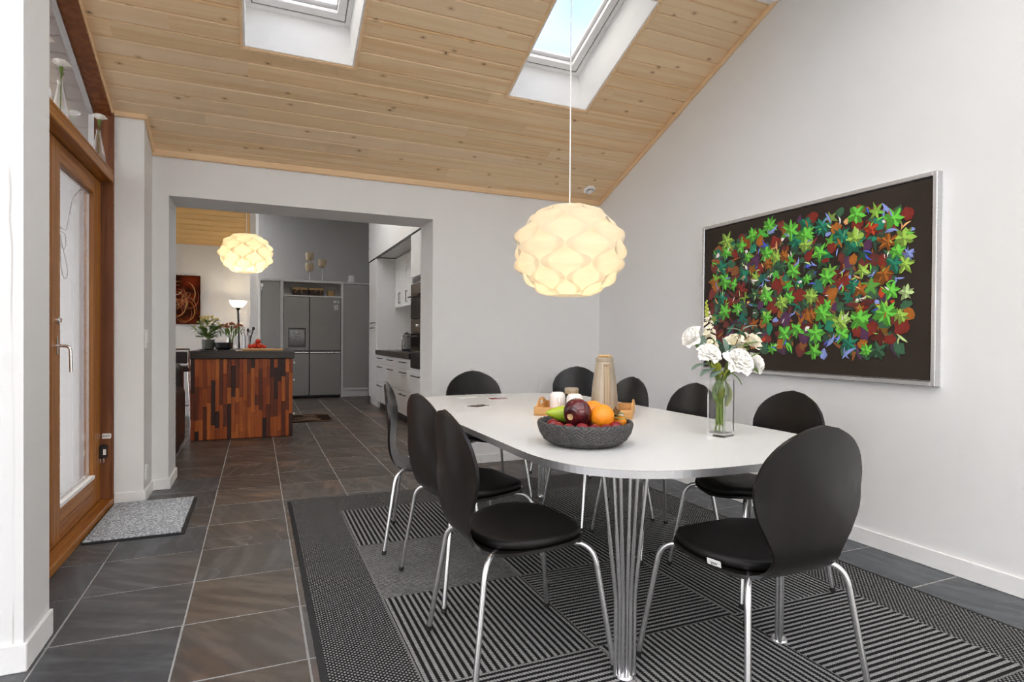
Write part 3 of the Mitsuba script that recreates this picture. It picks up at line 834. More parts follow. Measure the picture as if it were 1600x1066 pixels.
# ------------------------------------------------------------------ island
isl = thing('kitchen_island', 'kitchen island faced with red-brown wooden staves', 'kitchen island')
IX0, IX1, IY0, IY1 = -.625, .362, 6.84, 8.15
put('body', box(IX0 + .01, IX1 - .022, IY0 + .021, IY1, .002, .848), 'm_teak_dark', parent=isl)
put('end_panel', box(IX0, IX0 + .01, IY0 + .021, IY1, .002, .848), 'm_stave_1', parent=isl)
r = random.Random(11)
ncol = 26
wcol = (IX1 - IX0) / ncol
for i in range(ncol):
    z = .004
    x0 = IX0 + i * wcol
    z1 = z + r.uniform(.06, .40)
    last = -1
    while z < .846:
        z1 = min(z1, .847)
        if .847 - z1 < .07:
            z1 = .847
        t_ = r.choices(range(5), [32, 26, 15, 10, 17])[0]
        while t_ == last:
            t_ = r.choices(range(5), [30, 28, 14, 11, 17])[0]
        last = t_
        put('stave', box(x0 + .0004, x0 + wcol - .0004, IY0 - r.uniform(0, .001), IY0 + .02, z + .0004, z1 - .0004, .0012), f'm_stave_{t_}', parent=isl)
        z, z1 = z1, z1 + r.uniform(.10, .48)
for i, (z0, z1) in enumerate(((.10, .33), (.335, .655), (.66, .845))):
    q = put('drawer', box(IX1 - .021, IX1 - .001, IY0 + .03, IY0 + .62, z0, z1, .002), 'm_stave_1', parent=isl)
    put('knob', moved(lathe([(0, 0), (.006, 0), (.006, .012), (.014, .018), (.012, .028), (0, .03)], 16), (IX1 - .001, IY0 + .10, z1 - .05 if i else .23), ry=math.pi / 2), 'm_white', 40, parent=q)
one('island_worktop', box(-.632, .378, 6.80, 8.25, .85, .93, .004), 'm_worktop', 'thick dark wooden slab worktop on the kitchen island', 'worktop')

# ------------------------------------------------------------------ rugs
rx0, rx1, ry0, ry1 = .187, 2.625, .78, 4.08
ix0, ix1, iy0, iy1 = .478, 2.325, 1.082, 3.726
rug = thing('checkered_rug', 'large charcoal rug of striped squares under the dining table', 'rug')
put('backing', box(rx0, rx1, ry0, ry1, .001, .006), 'm_rug_edge', parent=rug)
for a in ((rx0 + .02, ix0 - .004, ry0 + .02, ry1 - .02), (ix1 + .004, rx1 - .02, ry0 + .02, ry1 - .02), (ix0 - .003, ix1 + .003, iy1 + .004, ry1 - .02), (ix0 - .003, ix1 + .003, ry0 + .02, iy0 - .004)):
    put('border', box(*a, .006, .0092, .001), 'm_rug_border', parent=rug)
put('seam', box(ix0 - .004, ix1 + .004, iy0 - .004, iy1 + .004, .006, .0078), 'm_rug_seam', parent=rug)
sx, sy = (ix1 - ix0) / 3, (iy1 - iy0) / 4
for r_ in range(4):
    for c_ in range(3):
        x0, y1 = ix0 + c_ * sx, iy1 - r_ * sy
        m_ = 'm_rug_y' if (r_ + c_) % 2 == 0 else 'm_rug_x'
        if (r_, c_) in ((1, 0),):
            m_ = 'm_rug_fine'
        put('square', box(x0 + .003, x0 + sx - .003, y1 - sy + .003, y1 - .003, .0078, .0096, .0008), m_, parent=rug)
dm = thing('doormat', 'grey speckled doormat with a black rubber edge at the garden door', 'doormat')
put('backing', box(-.825, -.36, 3.635, 4.42, .001, .006), 'm_black_rubber', parent=dm)
put('pile', box(-.825, -.378, 3.652, 4.415, .006, .016, .003), 'm_mat', parent=dm)
mat('m_kmat', {'type': 'diffuse', 'reflectance': proc(lambda p, n, uv: mix((.030, .020, .014), (.15, .10, .07), smoothstep(.45, .62, fbm(p.x * 6, p.y * 14, octaves=2))))})
one('kitchen_mat', box(.39, .91, 7.86, 8.60, .001, .009, .002), 'm_kmat', 'brown patterned mat on the floor beside the kitchen island', 'mat')

# ------------------------------------------------------------------ dining table
CXT, CYT, TZ = 1.425, 2.547, .70
TA, TB, TS, TN = .603, .547, .657, 3.06


def outline(k=0.0, n=48, y0=-9, y1=9):
    pts = []
    for q in np.linspace(-math.pi / 2, math.pi / 2, n):
        pts.append((math.copysign(abs(math.sin(q)) ** (2 / TN), math.sin(q)) * (TA - k), TS + abs(math.cos(q)) ** (2 / TN) * (TB - k)))
    pts = pts + [(-x, -y) for x, y in pts]
    pl = Polygon(pts)
    if y0 > -9 or y1 < 9:
        pl = pl.intersection(Polygon([(-2, y0), (2, y0), (2, y1), (-2, y1)]))
    return pl


tab = thing('dining_table', 'white superellipse dining table with metal edge and splayed chrome rod legs', 'table')
seam = .32
for nm, a, b_ in (('tabletop', -9, -seam - .0006), ('tabletop', seam + .0006, 9), ('extension_leaf', -seam, seam)):
    put(nm, moved(extr(outline(.0025, 64, a, b_), .022), (CXT, CYT, TZ - .022)), 'm_table_white', parent=tab)
ring_ = outline(0, 64).difference(outline(.0025, 64))
put('edge_band', moved(extr(ring_, .0235), (CXT, CYT, TZ - .0232)), 'm_alu', parent=tab)
put('rail', cat(*[box(CXT + sx_ * .16 - .02, CXT + sx_ * .16 + .02, CYT - .85, CYT + .85, TZ - .05, TZ - .0225, .003) for sx_ in (-1, 1)]), 'm_alu', parent=tab)
for sx_, sy_ in ((-1, -1), (1, -1), (-1, 1), (1, 1)):
    bx_, by_ = CXT + (sx_ * .320 - .032 * (-sy_)), CYT + sy_ * 1.01 - sx_ * .012
    lg = put('leg', moved(lathe([(0, 0), (.027, 0), (.028, .004), (.025, .010), (0, .012)], 24), (bx_, by_, .0098)), 'm_chrome', 40, parent=tab)
    put('bracket', box(bx_ - .09, bx_ + .09, by_ - .09, by_ + .09, TZ - .028, TZ - .0225), 'm_chrome', parent=lg)
    tx, ty = (1 / math.sqrt(2), -sx_ * sy_ / math.sqrt(2)) if True else (1, 0)
    tx, ty = (.82, -.57 * sx_ * sy_)
    nx_, ny_ = -sx_ * .5, -sy_ * .6
    for q in range(6):
        o, rowo = (q - 2.5), (1 if q % 2 else -1)
        e0 = np.array([bx_ + tx * o * .0115 + nx_ * rowo * .008, by_ + ty * o * .0115 + ny_ * rowo * .008])
        e1 = np.array([bx_ + tx * o * .0265 + nx_ * rowo * .030 - nx_ * .05, by_ + ty * o * .0265 + ny_ * rowo * .030 - ny_ * .05])
        p0, p1, p2 = (*e0, .018), (*e0, .26), (*e1, TZ - .026)
        path = [p0] + list(bend(np.array(p1) - [0, 0, .03], p1, np.array(p1) + (np.array(p2) - np.array(p1)) * .07, 5)) + [p2]
        put('rod', tube(path, .0062, 10), 'm_chrome', 40, parent=lg)

# ------------------------------------------------------------------ dining chairs (front = +x)
_px = np.array([.212, .200, .17, .06, -.06, -.130, -.175, -.208, -.226, -.240, -.252, -.262])
_pz = np.array([.400, .409, .415, .414, .405, .400, .409, .442, .512, .610, .726, .840])
_d = np.r_[0, np.cumsum(np.hypot(np.diff(_px), np.diff(_pz)))]
_L = _d[-1]
_fx, _fz = CubicSpline(_d, _px), CubicSpline(_d, _pz)
_sw = np.array([0, .012, .05, .12, .20, .29, .36, .415, .46, .52, .60, .67, .73, .78, .815, .835]) / .835 * _L
_hw = np.array([0.0, .080, .152, .205, .219, .202, .165, .133, .130, .162, .200, .207, .189, .147, .085, 0.0])


def chair_shell():
    s = _L * (0.5 - 0.5 * np.cos(np.linspace(0, math.pi, 47)))
    s = .55 * s + .45 * np.linspace(0, _L, 47)
    from scipy.interpolate import PchipInterpolator
    hw = np.maximum(PchipInterpolator(_sw, _hw)(s), .0)
    hw = np.where(s < _sw[1], .075 * np.sqrt(np.clip(s / _sw[1], 0, 1)), hw)
    e = (_L - s) / (_L - _sw[-2])
    hw = np.where(s > _sw[-2], .084 * np.sqrt(np.clip(e, 0, 1)), hw)
    hw = np.maximum(hw, .002)
    t = np.linspace(-1, 1, 17)
    P = np.zeros((len(s), len(t), 3))
    back = np.clip((_fz(s) - .50) / .15, 0, 1)
    for i in range(len(s)):
        y = t * hw[i]
        P[i, :, 0] = _fx(s[i]) + back[i] * (y / .2) ** 2 * .026
        P[i, :, 1] = y
        P[i, :, 2] = _fz(s[i]) + (1 - back[i]) * (y / .2) ** 2 * .010
    return plate(P, .0105)


def chair_pad():
    n = 48
    ang = np.arange(n) * 2 * math.pi / n
    ex = np.where(np.cos(ang) > 0, .202, .170)
    X = ex * np.sign(np.cos(ang)) * np.abs(np.cos(ang)) ** .86
    Y = .211 * np.sign(np.sin(ang)) * np.abs(np.sin(ang)) ** .90
    Y = Y * (1 - .10 * np.clip(-X / .17, 0, 1))
    rings = [(.0, .0), (.55, .0), (.97, .0), (1.0, .007), (1.0, .018), (.975, .026), (.92, .0305), (.80, .033), (.55, .0345), (.28, .0345), (.0, .034)]
    prof = []
    v, f = [], []
    for q, h in rings:
        for k in range(n):
            x, y = X[k] * q + .005, Y[k] * q
            v.append((x, y, float(np.interp(x, [-.19, -.13, -.06, .06, .17, .212], [.409, .402, .405, .414, .415, .402])) + .0072 + h + (y / .2) ** 2 * .009))
    for i in range(len(rings) - 1):
        for k in range(n):
            j = (k + 1) % n
            a, b_, c_, d_ = i * n + k, i * n + j, (i + 1) * n + j, (i + 1) * n + k
            f += [[a, b_, c_], [a, c_, d_]]
    m = M(v, f)
    m.merge_vertices(digits_vertex=6)
    m.update_faces(m.nondegenerate_faces())
    return m


SHELL = mikit.ply(chair_shell(), 'm_black_ply', smooth=40)
PAD = mikit.ply(chair_pad(), 'm_black_pad', smooth=50)
MOUNT = mikit.ply(cat(lathe([(0, 0), (.085, 0), (.085, .006), (0, .006)], 24, (0, 0, .405)), box(-.10, .10, -.014, .014, .390, .405), box(-.014, .014, -.10, .10, .390, .405)), 'm_chrome', smooth=30)
LEGS, CAPS = {}, {}
for ax_ in (1, -1):
    for ay_ in (1, -1):
        a0, kn, ft = np.array([ax_ * .045, ay_ * .045, .402]), np.array([ax_ * .186, ay_ * .190, .406]), np.array([ax_ * .238, ay_ * .238, .026])
        d0, d1 = (a0 - kn) / np.linalg.norm(a0 - kn), (ft - kn) / np.linalg.norm(ft - kn)
        path = [a0] + list(bend(kn + d0 * .055, kn, kn + d1 * .065, 9)) + [kn + d1 * .2, ft]
        LEGS[ax_, ay_] = mikit.ply(tube(path, .0092, 12), 'm_chrome', smooth=40)
        CAPS[ax_, ay_] = mikit.ply(tube([ft - d1 * .004, ft + d1 * .010, ft + d1 * .0145], [.0112, .0112, .0085], 12), 'm_black_rubber', smooth=30)


def chair(x, y, deg, label, pad=True, z=.0098):
    c = thing('dining_chair', label, 'chair', 'dining chairs around the table')
    W = T().translate([x, y, z]).rotate([0, 0, 1], deg)
    put('shell', SHELL, None, parent=c, to_world=W)
    if pad:
        p = put('seat_pad', PAD, None, parent=c, to_world=W)
    put('mounting', MOUNT, None, parent=c, to_world=W)
    for q in LEGS:
        l = put('leg', LEGS[q], None, parent=c, to_world=W)
        put('foot_cap', CAPS[q], None, parent=l, to_world=W)
    return c, W


cr, WR = chair(1.415, 1.382, 90, 'black chair at the near end with a white tag on its seat pad')
chair(.815, 1.818, 0, 'black chair nearest the camera on the door side of the table')
chair(0.872, 2.427, 6.8, 'black chair on the door side, second from the camera')
chair(0.872, 3.017, -17.4, 'black chair on the door side farthest from the camera, turned so its edge shows', pad=False)
chair(2.011, 1.971, 176.6, 'black chair before the painting, behind the vase, nearest the camera')
chair(1.912, 2.504, 177.1, 'black chair on the wall side directly behind the flower vase')
chair(1.882, 3.032, 180, 'black chair on the wall side just right of the jug')
chair(1.417, 3.700, 270, 'black chair alone at the far end of the table')
chair(2.318, 4.161, 225, 'black chair standing in the far corner behind the jug')
tag = mikit.ply(box(-.022, .022, -.0012, .0012, -.009, .009), 'm_white')
pos = [-.075, .2065, .430]
put('label_tag', tag, None, parent=f'{cr}__seat_pad', to_world=WR @ T().translate(pos).rotate([0, 0, 1], 14).rotate([1, 0, 0], -14))
put('tag_print', mikit.ply(cat(box(-.012, .012, .0012, .0016, -.001, .001), box(-.009, .009, .0012, .0016, -.005, -.0035)), 'm_handle_dark'), None, parent=f'{cr}__seat_pad', to_world=WR @ T().translate(pos).rotate([0, 0, 1], 14).rotate([1, 0, 0], -14))

# ------------------------------------------------------------------ pendant lamps
mat('m_shade', {'type': 'principledthin', 'base_color': rgb(.90, .84, .73), 'roughness': .6, 'diff_trans': 1.5, 'spec_trans': 0.0, 'eta': 1.2}, two=False)


def petal(phi, R, H, phase, spread):
    """one scalloped strip from pole to pole; its wide places stand off the neighbours"""
    n = 61
    la = np.linspace(-1.18, 1.18, n)
    rows = la / spread
    step = 2 * R * math.sin(math.pi / 14)
    taper = np.clip(np.cos(la), .25, 1) ** 1.0
    c_ = np.cos(math.pi * rows + phase)
    w = (.52 + np.where(c_ > 0, .56 * np.abs(c_) ** .8, -.20 * np.abs(c_))) * step * taper
    t = np.linspace(-1, 1, 13)
    bulge = .5 + .5 * np.cos(math.pi * rows + phase)
    er, ep = np.array([math.cos(phi), math.sin(phi), 0]), np.array([-math.sin(phi), math.cos(phi), 0])
    P = np.zeros((n, len(t), 3))
    for i in range(n):
        nr = np.array([er[0] * math.cos(la[i]), er[1] * math.cos(la[i]), math.sin(la[i])])
        base = er * R * math.cos(la[i]) + np.array([0, 0, H * math.sin(la[i])])
        for j, s in enumerate(t):
            u = s * w[i]
            P[i, j] = base + ep * u + nr * (.004 * bulge[i] - .008 * (1 - bulge[i]))
    return grid(P)


def lamp(x, y, z, R, H, zc, power, label, nseg=14):
    L = thing('pendant_lamp', label, 'lamp', 'scalloped pendant lamps')
    W = T().translate([x, y, z])
    for k in range(nseg):
        put('shade_strip', petal(2 * math.pi * k / nseg + .1, R, H, math.pi * (k % 2), .34), 'm_shade', True, parent=L, to_world=W)
    put('top_ring', mikit.ply(lathe([(.075, H * .925), (.10, H * .915), (.10, H * .925), (.075, H * .935), (.075, H * .925)], 28), 'm_white'), None, parent=L, to_world=W)
    put('holder', mikit.ply(cat(lathe([(0, -.02), (.022, -.02), (.024, .05), (.012, .075), (0, .08)], 20), tube([(-.09, 0, H * .93), (.09, 0, H * .93)], .004, 8), tube([(0, -.09, H * .93), (0, .09, H * .93)], .004, 8)), 'm_white', smooth=30), None, parent=L, to_world=W)
    b = put('bulb', mikit.ply(ball(.055, 3, (0, 0, -.065)), 'm_white', smooth=True), None, parent=L, to_world=W, emitter={'type': 'area', 'radiance': rgb(power * 1.0, power * .77, power * .42)})
    put('cord', tube([(x, y, z + .07), (x, y, zc)], .0034, 8), 'm_white', 30, parent=L)
    put('ceiling_cup', lathe([(0, 0), (.02, 0), (.045, .05), (0, .05)], 20, (x, y, zc - .05)), 'm_white', 30, parent=L)
    return L


PEND, KPEND, FLOORL = .70, 1.7, 6.5
lamp(1.415, 2.547, 1.512, .258, .236, 3.19, PEND, 'large cream scalloped pendant lamp hanging over the dining table')
lamp(-.107, 7.0, 1.985, .255, .222, kz(7.0), KPEND, 'white scalloped pendant lamp in the kitchen above the island')

# ------------------------------------------------------------------ painting on the gable wall
PY0, PY1, PZ0, PZ1 = 1.733, 3.318, .868, 1.888
pt = thing('leaf_painting', 'large dark canvas of colourful painted leaves in a silver frame', 'painting')
fw, XP = .022, XR - .0005
put('frame', cat(box(XP - .042, XP, PY0, PY0 + fw, PZ0, PZ1, .003), box(XP - .042, XP, PY1 - fw, PY1, PZ0, PZ1, .003), box(XP - .042, XP, PY0 + fw - .002, PY1 - fw + .002, PZ0, PZ0 + fw, .003), box(XP - .042, XP, PY0 + fw - .002, PY1 - fw + .002, PZ1 - fw, PZ1, .003)), 'm_alu', parent=pt)
mat('m_canvas', {'type': 'diffuse', 'reflectance': proc(lambda p, n, uv: mix((.040, .031, .026), (.055, .044, .036), fbm(p.y * 4, p.z * 4)))})
put('canvas', box(XP - .034, XP - .006, PY0 + fw + .006, PY1 - fw - .006, PZ0 + fw + .006, PZ1 - fw - .006, .002), 'm_canvas', parent=pt)
STROKES = '''2.406 1.791 0.033 Rb;2.499 1.798 0.024 Pb;2.793 1.711 0.036 Ob;2.672 1.69 0.042 Rb;2.617 1.699 0.015 Wb;2.853 1.673 0.033 Tb;2.906 1.661 0.015 Wb;3.001 1.655 0.034 Rb;2.824 1.595 0.037 Pb;2.791 1.541 0.033 Rb;3.165 1.668 0.02 Wb;3.03 1.59 0.031 Db;2.905 1.557 0.015 Wb;3.173 1.451 0.036 Ob;3.022 1.336 0.031 Rb;2.783 1.308 0.033 Pb;2.887 1.329 0.013 Cb;2.66 1.429 0.042 Rb;2.49 1.428 0.013 Wb;2.502 1.405 0.008 Yb;2.434 1.572 0.03 Rb;2.48 1.554 0.023 Db;2.501 1.321 0.034 Rb;2.684 1.282 0.042 Rb;2.657 1.204 0.014 Lb;2.597 1.202 0.035 Pb;2.377 1.581 0.023 Yb;2.413 1.792 0.038 Rb;2.237 1.788 0.033 Db;2.26 1.705 0.033 Ob;2.197 1.73 0.018 Cb;2.136 1.705 0.046 Rb;2.019 1.685 0.037 Tb;1.992 1.693 0.012 Wb;1.873 1.711 0.039 Rb;1.849 1.629 0.014 Lb;2.309 1.68 0.019 Lb;2.283 1.599 0.033 Rb;2.432 1.574 0.031 Rb;2.323 1.534 0.026 Rb;2.156 1.518 0.035 Ob;2.04 1.613 0.017 Tb;2.075 1.584 0.028 Pb;1.996 1.492 0.037 Rb;2.208 1.395 0.047 Rb;2.174 1.427 0.013 Lb;1.997 1.33 0.027 Eb;2.354 1.309 0.034 Rb;2.45 1.292 0.031 Db;2.262 1.268 0.029 Pb;2.23 1.266 0.029 Db;2.13 1.297 0.013 Wb;2.021 1.284 0.017 Lb;1.939 1.279 0.013 Eb;1.873 1.262 0.033 Db;1.86 1.223 0.032 Ob;2.291 1.163 0.036 Tb;2.459 1.103 0.044 Pb;2.329 1.005 0.03 Lb;2.098 1.069 0.029 Ob;1.949 1.092 0.033 Rb;1.905 1.049 0.038 Db;1.89 1.156 0.043 Rb;2.046 1.148 0.045 Rb;2.087 1.125 0.045 Pb;2.13 1.137 0.04 Rb;2.671 1.209 0.02 Lb;2.583 1.22 0.039 Pb;2.628 1.056 0.033 Ob;2.754 1.089 0.02 Eb;2.712 1.157 0.04 Tb;2.438 1.153 0.018 Wb;1.865 1.209 0.037 Ob;1.983 1.169 0.033 Db;2.492 1.345 0.051 Rb;2.28 1.343 0.036 Ob;2.713 1.799 0.043 Gm;3.08 1.758 0.047 Ym;3.084 1.681 0.039 Gm;2.855 1.761 0.037 Gm;2.946 1.708 0.038 Gm;2.891 1.626 0.026 Gm;2.555 1.74 0.048 Gm;2.444 1.762 0.03 Tm;2.514 1.676 0.041 Tm;2.451 1.71 0.04 Gm;2.446 1.65 0.033 Ym;2.733 1.627 0.043 Gm;2.662 1.597 0.039 Ym;2.728 1.57 0.032 Om;2.603 1.597 0.035 Om;3.12 1.584 0.043 Tm;2.623 1.53 0.038 Dm;2.923 1.51 0.041 Tm;2.827 1.486 0.029 Ym;3.092 1.488 0.047 Gm;3.008 1.457 0.031 Gm;2.947 1.415 0.045 Rm;2.83 1.377 0.037 Dm;3.122 1.373 0.039 Tm;3.089 1.277 0.043 Gm;2.975 1.295 0.034 Gm;2.739 1.399 0.029 Vm;2.734 1.356 0.036 Gm;2.535 1.5 0.037 Gm;2.44 1.443 0.023 Gm;2.408 1.345 0.033 Ym;2.562 1.342 0.031 Gm;2.62 1.314 0.031 Ym;2.457 1.295 0.03 Dm;2.407 1.237 0.03 Om;2.727 1.234 0.032 Ym;2.451 1.699 0.046 Gm;2.45 1.645 0.035 Ym;2.457 1.769 0.031 Tm;2.343 1.734 0.041 Tm;2.136 1.762 0.042 Gm;2.055 1.67 0.031 Em;1.938 1.703 0.043 Gm;1.884 1.596 0.042 Ym;2.22 1.655 0.04 Tm;2.142 1.636 0.042 Ym;2.157 1.596 0.039 Tm;2.358 1.587 0.038 Gm;1.963 1.588 0.037 Om;1.916 1.535 0.033 Gm;1.861 1.514 0.023 Lm;1.876 1.464 0.033 Ym;1.931 1.471 0.036 Tm;2.31 1.44 0.037 Gm;2.099 1.455 0.031 Ym;1.982 1.429 0.037 Om;2.147 1.382 0.032 Tm;2.112 1.359 0.032 Om;1.946 1.339 0.037 Gm;1.871 1.327 0.029 Vm;2.411 1.343 0.034 Ym;2.308 1.284 0.026 Gm;2.328 1.241 0.037 Gm;1.979 1.234 0.04 Ym;2.107 1.211 0.038 Gm;2.198 1.207 0.029 Vm;2.115 1.254 0.021 Om;1.905 1.218 0.023 Ym;2.112 1.2 0.046 Gm;2.219 1.185 0.047 Ym;2.333 1.237 0.043 Gm;2.211 1.12 0.035 Gm;2.172 1.068 0.041 Tm;2.38 1.127 0.043 Gm;2.505 1.154 0.038 Gm;2.597 1.129 0.039 Gm;2.386 1.022 0.037 Gm;2.068 1.035 0.028 Gm;2.01 1.036 0.039 Dm;2.73 1.225 0.034 Gm;2.685 1.036 0.027 Gm;1.973 1.224 0.049 Gm;1.891 1.21 0.027 Ym;2.616 1.313 0.037 Ym;2.732 1.36 0.041 Gm;2.69 1.763 0.032 Ls;2.752 1.684 0.025 Bs;2.663 1.66 0.025 Cs;3.192 1.616 0.02 Gs;2.553 1.6 0.014 Ws;2.422 1.518 0.02 Bs;2.504 1.544 0.02 Ls;2.468 1.206 0.033 Os;2.532 1.241 0.017 Ls;2.704 1.489 0.014 Ws;2.766 1.437 0.018 Ls;2.831 1.465 0.022 Ws;2.575 1.435 0.014 Os;2.306 1.772 0.026 Ls;1.972 1.75 0.034 Ls;1.878 1.66 0.02 Cs;1.944 1.645 0.023 Ls;2.235 1.621 0.025 Os;2.422 1.515 0.019 Bs;1.966 1.525 0.012 Ws;2.041 1.432 0.017 Ls;1.904 1.395 0.018 Ls;2.132 1.423 0.018 Cs;2.093 1.308 0.014 Ws;2.064 1.314 0.014 Ys;2.431 1.222 0.038 Os;2.178 1.021 0.035 Ls;2.276 1.079 0.03 Ls;1.89 1.097 0.024 Vs;2.557 1.051 0.032 Gs'''
PAL = {'G': (.13, .52, .055), 'Y': (.30, .50, .075), 'T': (.015, .19, .11), 'D': (.035, .10, .05), 'R': (.17, .018, .012), 'O': (.33, .105, .015), 'P': (.075, .025, .07), 'W': (.68, .64, .62), 'L': (.21, .27, .58), 'B': (.06, .10, .48), 'C': (.62, .33, .14), 'E': (.42, .045, .015), 'V': (.44, .60, .25)}
PAL = {k: tuple(min(c * 1.25, .95) for c in v) for k, v in PAL.items()}
pr = random.Random(5)


def blot(kind, r):
    if kind == 'm':
        k = pr.choice((4, 5, 5, 6))
        a0 = pr.uniform(0, 6.28)
        pts = []
        for i in range(k * 4):
            q = i / (k * 4) * 2 * math.pi
            tri = abs((q * k / (2 * math.pi)) % 1 - .5) * 2
            rr = r * (.50 + .78 * tri ** 1.5) * pr.uniform(.80, 1.15)
            pts.append((rr * math.cos(q + a0), rr * math.sin(q + a0)))
        return pts
    if kind == 's':
        a0, n = pr.uniform(0, 6.28), 9
        cur = pr.uniform(-.5, .5)
        c = [(r * 1.3 * (i / (n - 1) - .5) * 2, cur * r * ((i / (n - 1) - .5) * 2) ** 2) for i in range(n)]
        wd = [r * .26 * math.sin(math.pi * (i + .3) / (n - .4)) for i in range(n)]
        pts = [(x, y + w) for (x, y), w in zip(c, wd)] + [(x, y - w) for (x, y), w in zip(c[::-1], wd[::-1])]
        return [(x * math.cos(a0) - y * math.sin(a0), x * math.sin(a0) + y * math.cos(a0)) for x, y in pts]
    n = 14
    a0 = pr.uniform(0, 6.28)
    st = pr.uniform(.6, .95)
    pts = [(r * pr.uniform(.68, 1.12) * math.cos(i / n * 6.2832), st * r * pr.uniform(.68, 1.12) * math.sin(i / n * 6.2832)) for i in range(n)]
    return [(x * math.cos(a0) - y * math.sin(a0), x * math.sin(a0) + y * math.cos(a0)) for x, y in pts]


def strokes_mesh(items, frame):
    """every stroke a raised flake of paint; frame(u, v, h) gives the point h in front of the canvas"""
    V, F, C = [], [], []
    at = 0
    for i, (u, v, pts, col) in enumerate(items):
        h = .0006 + i * 6e-6
        n = len(pts)
        dark = [c * .72 for c in col]
        cu = sum(p[0] for p in pts) / n
        cv = sum(p[1] for p in pts) / n
        V.append(frame(u + cu, v + cv, h + .00015))
        C.append([min(c * 1.12, 1) for c in col])
        for (a, b_) in pts:
            V.append(frame(u + a, v + b_, h))
            k = pr.uniform(.72, 1.05)
            C.append([c * k for c in col])
        for k in range(n):
            F.append([at, at + 1 + k, at + 1 + (k + 1) % n])
        at += n + 1
    return M(V, F), np.array(C)


items = []
for i in range(360):                                   # dim underpainting
    y, z = pr.uniform(1.90, 3.22), pr.uniform(1.02, 1.78)
    c = PAL[pr.choice('RRROOPDDDDT')]
    k = pr.uniform(.4, .9)
    items.append((y, z, blot(pr.choice('bbs'), pr.uniform(.025, .05)), tuple(x * k + .015 for x in c)))
for i in range(70):                                    # fainter leaves between the bright ones
    y, z = pr.uniform(1.90, 3.22), pr.uniform(1.02, 1.78)
    items.append((y, z, blot('m', pr.uniform(.03, .045)), tuple(x * pr.uniform(.45, .75) for x in PAL[pr.choice('GTTYDOR')])))
for e in STROKES.split(';'):
    a = e.split()
    y, z, r_, (cc, kd) = float(a[0]), float(a[1]), float(a[2]), a[3]
    c = PAL[cc]
    if kd == 'm':                                       # an under-leaf of another green first
        items.append((y + .006, z - .006, blot('m', r_ * 1.25), tuple(x * .45 for x in c)))
    items.append((y, z, blot(kd, r_ * (1.14 if kd == 'm' else 1.1)), c))
    if kd == 's':
        items.append((y + .018, z - .008, blot(kd, r_ * .8), tuple(x * .8 for x in c)))
    if kd == 'm' and pr.random() < .55:
        items.append((y + pr.uniform(-.02, .02), z + pr.uniform(-.02, .02), blot('s', r_ * .55), PAL[pr.choice('YGVYW')]))
for i in range(90):
    y, z = pr.uniform(1.92, 3.2), pr.uniform(1.03, 1.78)
    items.append((y, z, blot('s', pr.uniform(.010, .022)), PAL[pr.choice('WLLCOYVGB')]))
sm, sc = strokes_mesh(items, lambda u, v, h: (XP - .034 - h, u, v))
mat('m_paint', principled({'type': 'mesh_attribute', 'name': 'vertex_color'}, .45, .35))
scene[key(f'{pt}__paint_strokes')] = mikit.ply(sm, 'm_paint', smooth=False, color=sc)

# the kitchen painting
kp = thing('swirl_painting', 'dark red-brown canvas with pale swirling lines on the kitchen wall', 'painting')
kx0, kx1, kz0, kz1 = -1.30, -.705, 1.246, 1.90
put('canvas', box(kx0, kx1, WY - .035, WY - .001, kz0, kz1, .003), mat('m_canvas_red', {'type': 'diffuse', 'reflectance': proc(lambda p, n, uv: mix((.040, .012, .006), (.20, .030, .012), smoothstep(.35, .75, fbm(p.x * 5, p.z * 5))))}), parent=kp)
items = []
for i in range(34):
    cx_, cz_ = pr.uniform(kx0 + .12, kx1 - .12), pr.uniform(kz0 + .14, kz1 - .14)
    R_ = pr.uniform(.04, .13)
    a0, a1 = pr.uniform(0, 6.28), pr.uniform(1.6, 4.2)
    n = 16
    col = pr.choice([(.45, .24, .08), (.30, .05, .02), (.40, .33, .24), (.25, .10, .03), (.42, .14, .02)])
    prev = None
    for k in range(n):
        q0, q1 = a0 + a1 * k / n, a0 + a1 * (k + 1) / n
        w_ = .0055 * math.sin(math.pi * (k + .5) / n) + .0015
        pts = [((R_ + s_) * math.cos(q), (R_ * 1.35 + s_) * math.sin(q)) for q, s_ in ((q0, -w_), (q1, -w_), (q1, w_), (q0, w_))]
        if all(kx0 + .01 < cx_ + p[0] < kx1 - .01 and kz0 + .01 < cz_ + p[1] < kz1 - .01 for p in pts):
            items.append((cx_, cz_, pts, col))
sm, sc = strokes_mesh(items, lambda u, v, h: (u, WY - .035 - h, v))
scene[key(f'{kp}__paint_strokes')] = mikit.ply(sm, 'm_paint', smooth=False, color=sc)

# ------------------------------------------------------------------ small things on walls and ceiling
al = thing('smoke_alarm', 'round white smoke alarm on the pine ceiling near the gable corner', 'smoke alarm')
prof = [(0, -.030), (.026, -.030), (.030, -.026), (.030, -.020), (.036, -.020), (.052, -.012), (.055, 0), (0, 0)]
an = slope_frame(moved(lathe(prof, 32), (2.756, sl(4.597), 0)))
put('body', an, 'm_white', 30, parent=al)
put('slot', slope_frame(moved(lathe([(.0305, -.0245), (.0335, -.0245), (.0335, -.0205), (.0305, -.0205), (.0305, -.0245)], 32), (2.756, sl(4.597), 0))), 'm_handle_dark', parent=al)
sw = thing('light_switch', 'white light switch on the wall pier beside the kitchen opening', 'switch')
put('plate', box(-.672, -.663, 4.46, 4.54, 1.0, 1.12, .003), 'm_white', parent=sw)
put('rocker', box(-.663, -.657, 4.475, 4.525, 1.03, 1.09, .002), 'm_white_sat', parent=sw)
so = thing('wall_socket', 'white wall socket low on the pier near the doormat', 'socket')
